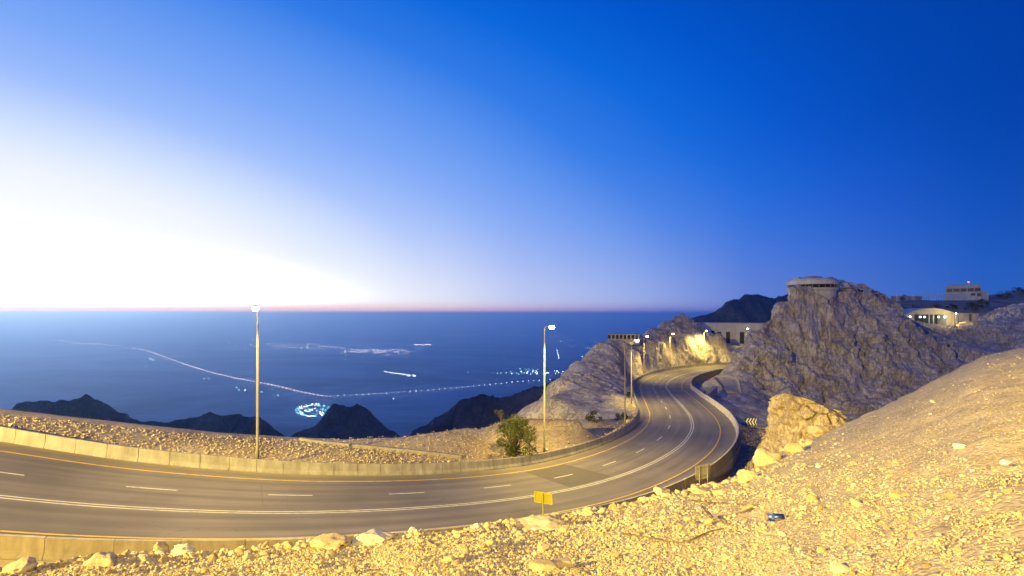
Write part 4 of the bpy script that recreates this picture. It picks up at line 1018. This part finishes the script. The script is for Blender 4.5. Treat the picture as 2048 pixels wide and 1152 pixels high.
# fence along the plateau
fa, fb = at(1845, 597, 296), at(1926, 597, 292); fl = np.linalg.norm(fb - fa); fn = thing('plateau_fence', 'pale railing fence along the edge of the plateau', 'fence', tuple(fa), math.atan2(fb[1] - fa[1], fb[0] - fa[0]))
fw = plain_mat('white_fence_paint', (.6, .6, .62), .6)
for i in range(25): x = i * fl / 24; MB().box(x - .06, x + .06, -.06, .06, -2, 3.3).build('post', fw, fn)
for z in (1.2, 2.2, 3.2): MB().box(0, fl, .063, .1, z - .07, z + .07).build('rail', fw, fn)
fa2, fb2 = at(1782, 600, 294), at(1844, 599, 296); w2 = thing('plateau_wall', 'low pale wall running left from the railing fence', 'wall', tuple(fa2), math.atan2(fb2[1] - fa2[1], fb2[0] - fa2[0])); fl2 = np.linalg.norm(fb2 - fa2)
MB().box(0, fl2, 0, .3, -2, 2.2).build('wall_panel', 'render_grey', w2); MB().box(-.1, fl2 + .1, -.06, .36, 2.203, 2.4).build('coping', 'render', w2)
for i in range(3): MB().box(3 + i * 5, 4.4 + i * 5, -1.6, -.2, -1, 2.6).build('tank', fw, w2)
# vaulted building
Y = 238; x0, x1, z0, z1 = rect(1812, 1916, 616, 652, Y); cx_ = (x0 + x1) / 2; vb = thing('vaulted_building', 'wide vaulted building with a dark lit opening below the plateau', 'building', (cx_, Y, z0)); hw = (x1 - x0) / 2; H = z1 - z0
n = 20; xs = np.linspace(-hw, hw, n); top = H * (.62 + .38 * np.cos(xs / hw * math.pi / 2) ** .8)
V = []; 
ox0, ox1 = rect(1829, 1893, 0, 0, Y)[:2]; ox0 -= cx_; ox1 -= cx_; oh = H * .64
def arch_top(x): return H * (.62 + .38 * max(0, math.cos(x / hw * math.pi / 2)) ** .8)
b = MB()
xs = sorted(set(list(np.linspace(-hw, hw, 25)) + [ox0, ox1]))
for a, c in zip(xs[:-1], xs[1:]):
    lo = oh if (a >= ox0 - 1e-6 and c <= ox1 + 1e-6) else -2
    b.add([(a, 0, lo), (c, 0, lo), (c, 0, arch_top(c)), (a, 0, arch_top(a)), (a, 12, lo), (c, 12, lo), (c, 12, arch_top(c)), (a, 12, arch_top(a))], [(0, 1, 2, 3), (7, 6, 5, 4), (3, 2, 6, 7), (1, 0, 4, 5)])
b.add([(-hw, 0, -2), (-hw, 12, -2), (-hw, 12, arch_top(-hw)), (-hw, 0, arch_top(-hw))], [(0, 3, 2, 1)]); b.add([(hw, 0, -2), (hw, 12, -2), (hw, 12, arch_top(hw)), (hw, 0, arch_top(hw))], [(0, 1, 2, 3)])
b.add([(ox0, 0, -2), (ox0, 12, -2), (ox0, 12, oh), (ox0, 0, oh)], [(0, 1, 2, 3)]); b.add([(ox1, 0, -2), (ox1, 12, -2), (ox1, 12, oh), (ox1, 0, oh)], [(0, 3, 2, 1)])
b.build('vault', 'render', vb)
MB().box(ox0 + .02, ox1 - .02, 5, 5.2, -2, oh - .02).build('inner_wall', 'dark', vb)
for px in (1842, 1851, 1879, 1891):
    x = at(px, 0, Y)[0] - cx_; l = obj('opening_light', ICO2[0] * .42, ICO2[1], 'lens_white', vb, True, (x, .5, H * .5))
for px in (1860, 1869): x = at(px, 0, Y)[0] - cx_; MB().box(x - .2, x + .2, .3, .7, -2, oh - .01).build('column', 'render_grey', vb)
ld = bpy.data.lights.new('opening_glow', 'POINT'); ld.energy = 160; ld.color = (.6, .8, 1); ld.shadow_soft_size = .4; link('opening_glow', ld, vb, (0, .2, H * .45))
x0, x1, a, c = rect(1917, 1958, 627, 652, 240); cw_ = thing('courtyard_wall', 'pale straight wall joined to the right of the vaulted building', 'wall', ((x0 + x1) / 2, 240, a)); hw = (x1 - x0) / 2
MB().box(-hw, hw, 0, .5, -2, c - a).build('wall_panel', 'render', cw_); MB().box(-hw, hw, -.08, .58, c - a + .003, c - a + .2).build('coping', 'render_grey', cw_)
xx = rect(1938, 1943, 0, 0, 240); MB().box(xx[0] - (x0 + x1) / 2, xx[1] - (x0 + x1) / 2, -.06, -.003, .2, (c - a) * .95).build('door', 'bark', cw_)
# dark bushes and trees on the heights
for i, (px, py, Y, w, h, lb) in enumerate([(1948, 622, 262, 9, 6.5, 'large dark tree on the bank below the white building'), (1966, 618, 264, 6, 5.5, 'dark tree right of the large one on the bank'), (1905, 615, 270, 6, 3, 'low dark bush above the vaulted building'), (1830, 613, 268, 5, 2.6, 'low dark bush left of the vault top'), (1750, 590, 188, 1.8, 1.6, 'small dark bush on the crag top'), (1806, 599, 290, 3.4, 4, 'dark bush in front of the low plateau wall'), (2010, 594, 284, 9, 4.5, 'dark bush on the far right hillside'), (2040, 584, 284, 8, 6, 'dark tree at the right edge on the skyline'), (1720, 588, 187, 2.2, 1.2, 'low bush on the crag between shelter and skyline'), (1870, 611, 272, 5, 2.4, 'low dark bush over the middle of the vault')]):
    q = at(px, py, Y); zg = ground(q[0], q[1]); bush('bush', (q[0], q[1], min(zg, q[2] + 3)), w, h, 900 if w > 5 else 420, .022 * math.sqrt(w * h) + .09, lb, 'bush', 70 + i, 'dark_leaf', group='dark bushes on the heights', nclump=12)

# ------------------------------------------------------------------ lights on the plain
def plain_at(px, py): Y = 900.0 / ((py - EYE) / F); return np.array([(px - CX) / F * Y, Y, -900.0])
M['far_white'] = emit_mat('distant_white_light', (.85, .92, 1.0), 22); M['far_warm'] = emit_mat('distant_warm_light', (1.0, .8, .6), 34); M['far_cyan'] = emit_mat('distant_cyan_light', (.25, .85, 1.0), 11)
M['far_pink'] = emit_mat('hazy_far_warm_light', (1.0, .74, .66), 40)
hw_line = np.array([(105, 682), (150, 690), (200, 692.5), (240, 697), (290, 704), (330, 718), (370, 733), (420, 748), (470, 760), (515, 768), (560, 777), (600, 787), (650, 797), (690, 795), (760, 791), (850, 785), (940, 776.5), (1020, 769), (1085, 764), (1120, 762)], float)
hp = np.array([plain_at(*p) for p in hw_line])
sweep('highway', spline(hp, 4) + np.array([0, 0, .5]), [(-14, -1), (14, -1), (14, 0), (-14, 0)], concrete_mat('lamplit_highway', (.42, .38, .36), .01))  # the lamps' light on the carriageway is painted in as a pale tone
def mast_mesh(sc, mat):
    b = MB(); b.tube([(0, 0, -1), (0, 0, 24 * sc)], [.9 * sc, .6 * sc], 5, 0); V = ICO1[0] * np.array([3.4, 3.4, 2.8]) * sc + np.array([0, 0, 25 * sc]); b.add(V, [tuple(f) for f in ICO1[1]], 1)
    return b.mesh('highway_lamp', ['galv', mat])
mm = {}
def highway_lamps(px0, px1, spacing, label, mat, group):
    px = px0
    while (px < px1) if spacing(px) > 0 else False:
        py = np.interp(px, hw_line[:, 0], hw_line[:, 1]); p = plain_at(px, py); sc = round(p[1] / 6000, 1); key = (sc, mat)
        if key not in mm: mm[key] = mast_mesh(sc, mat)
        tag(link('highway_lamp', mm[key], None, p), label, 'highway lamp', group); px += spacing(px)
highway_lamps(676, 1106, lambda x: 12.3 - .004 * (x - 676), 'tiny highway light in the evenly spaced row right of the bend on the plain', 'far_white', 'highway lights right of the bend')
highway_lamps(106, 664, lambda x: 4.4 + 4.2 * max(0, (x - 300) / 360), 'tiny highway light in the dense line running left from the bend', 'far_pink', 'highway lights left of the bend')
def dots(name, pts, mats, rpx, label, seed):
    g = np.random.default_rng(seed); V, Fs, mi = [], [], []; b = 0
    for (px, py) in pts:
        p = plain_at(px, py); r = g.uniform(.6, 1.25) * rpx * p[1] / F; r = r * np.array([1, 1, .8]); V.append(ICO1[0] * r + p + np.array([0, 0, r[2] * 1.5])); Fs.append(ICO1[1] + b); b += 12; mi += [g.integers(0, len(mats))] * 20
    return struct(obj(name, np.concatenate(V), np.concatenate(Fs), mats, midx=mi), label, 'stuff')
g = np.random.default_rng(88)
pts = []
while len(pts) < 110:
    px, py = g.uniform(590, 664), g.uniform(806, 834); e = ((px - 627) / 37) ** 2 + ((py - 821) / 13) ** 2
    if e < 1 and (e > .55 or g.uniform() < .55): pts.append((px, py))
dots('compound_lights', pts, ['far_cyan', 'far_cyan', 'far_white'], .75, 'tight cluster of cyan lights of a compound on the plain', 1)
pts = [(g.normal(640, 95), g.normal(695, 5) + .02 * 0) for _ in range(150)] + [(g.uniform(700, 775), g.uniform(702, 706)) for _ in range(34)] + [(g.uniform(690, 815), g.uniform(698, 710)) for _ in range(50)]
pts = [(x, y + (x - 640) * .05) if i < 150 else (x, y) for i, (x, y) in enumerate(pts)]; pts = [(x, max(y, 676)) for x, y in pts if 430 < x < 830]
dots('town_lights', pts, ['far_white', 'far_warm', 'far_pink'], .52, 'long band of hazy town lights in the middle of the plain', 2)
pts = [(x, 690 + g.uniform(-.6, .6)) for x in np.linspace(828, 862, 20)]; dots('town_lights', pts, ['far_pink'], .65, 'short bright bar of lights right of the town band', 3)
pts = [(x, 744 + (x - 770) * .14) for x in np.linspace(770, 818, 26)] + [(g.uniform(814, 832), g.uniform(751, 754)) for _ in range(12)]; dots('road_lights', pts, ['far_white'], .55, 'slanting white streak of road lights in mid plain', 4)
pts = [(g.uniform(890, 1062), g.uniform(668, 673)) for _ in range(50)]; dots('town_lights', pts, ['far_white', 'far_pink'], .6, 'faint far row of lights left of the bright lamp head', 5)
pts = [(x, 747 - .5 * math.sin(x)) for x in np.linspace(1002, 1085, 9)] + [(g.uniform(1020, 1135), g.uniform(738, 749)) for _ in range(34)]; dots('village_lights', pts, ['far_white', 'far_cyan'], .75, 'small village lights just above the highway near the lamp post', 6)
pts = [(1114 + (y - 700) * .2, y) for y in np.linspace(699, 718, 12)]; dots('road_lights', pts, ['far_white'], .65, 'short upright streak of road lights under the bright lamp', 7)
pts = [(g.uniform(1120, 1215), 682 + g.normal(0, 1)) for _ in range(22)] + [(g.uniform(1160, 1205), 697 + g.normal(0, .7)) for _ in range(14)] + [(g.uniform(1158, 1178), 714 + g.normal(0, .6)) for _ in range(8)] + [(1144, 693), (1148, 690)]; dots('town_lights', pts, ['far_white', 'far_cyan'], .6, 'patches of lights close to the ridge slope', 8)
pts = [(302, 719), (300, 718), (305, 721), (308, 721), (247, 706), (293, 734), (338, 734), (408, 758), (418, 757), (473, 776), (478, 781), (490, 781), (365, 714), (360, 701), (445, 686), (523, 785), (545, 780), (556, 792), (787, 798), (1008, 716), (857, 682), (800, 668), (936, 745), (985, 746), (995, 747), (1068, 734)]
dots('farm_lights', pts, ['far_white', 'far_cyan'], .8, 'single scattered lights of farms across the plain', 9)
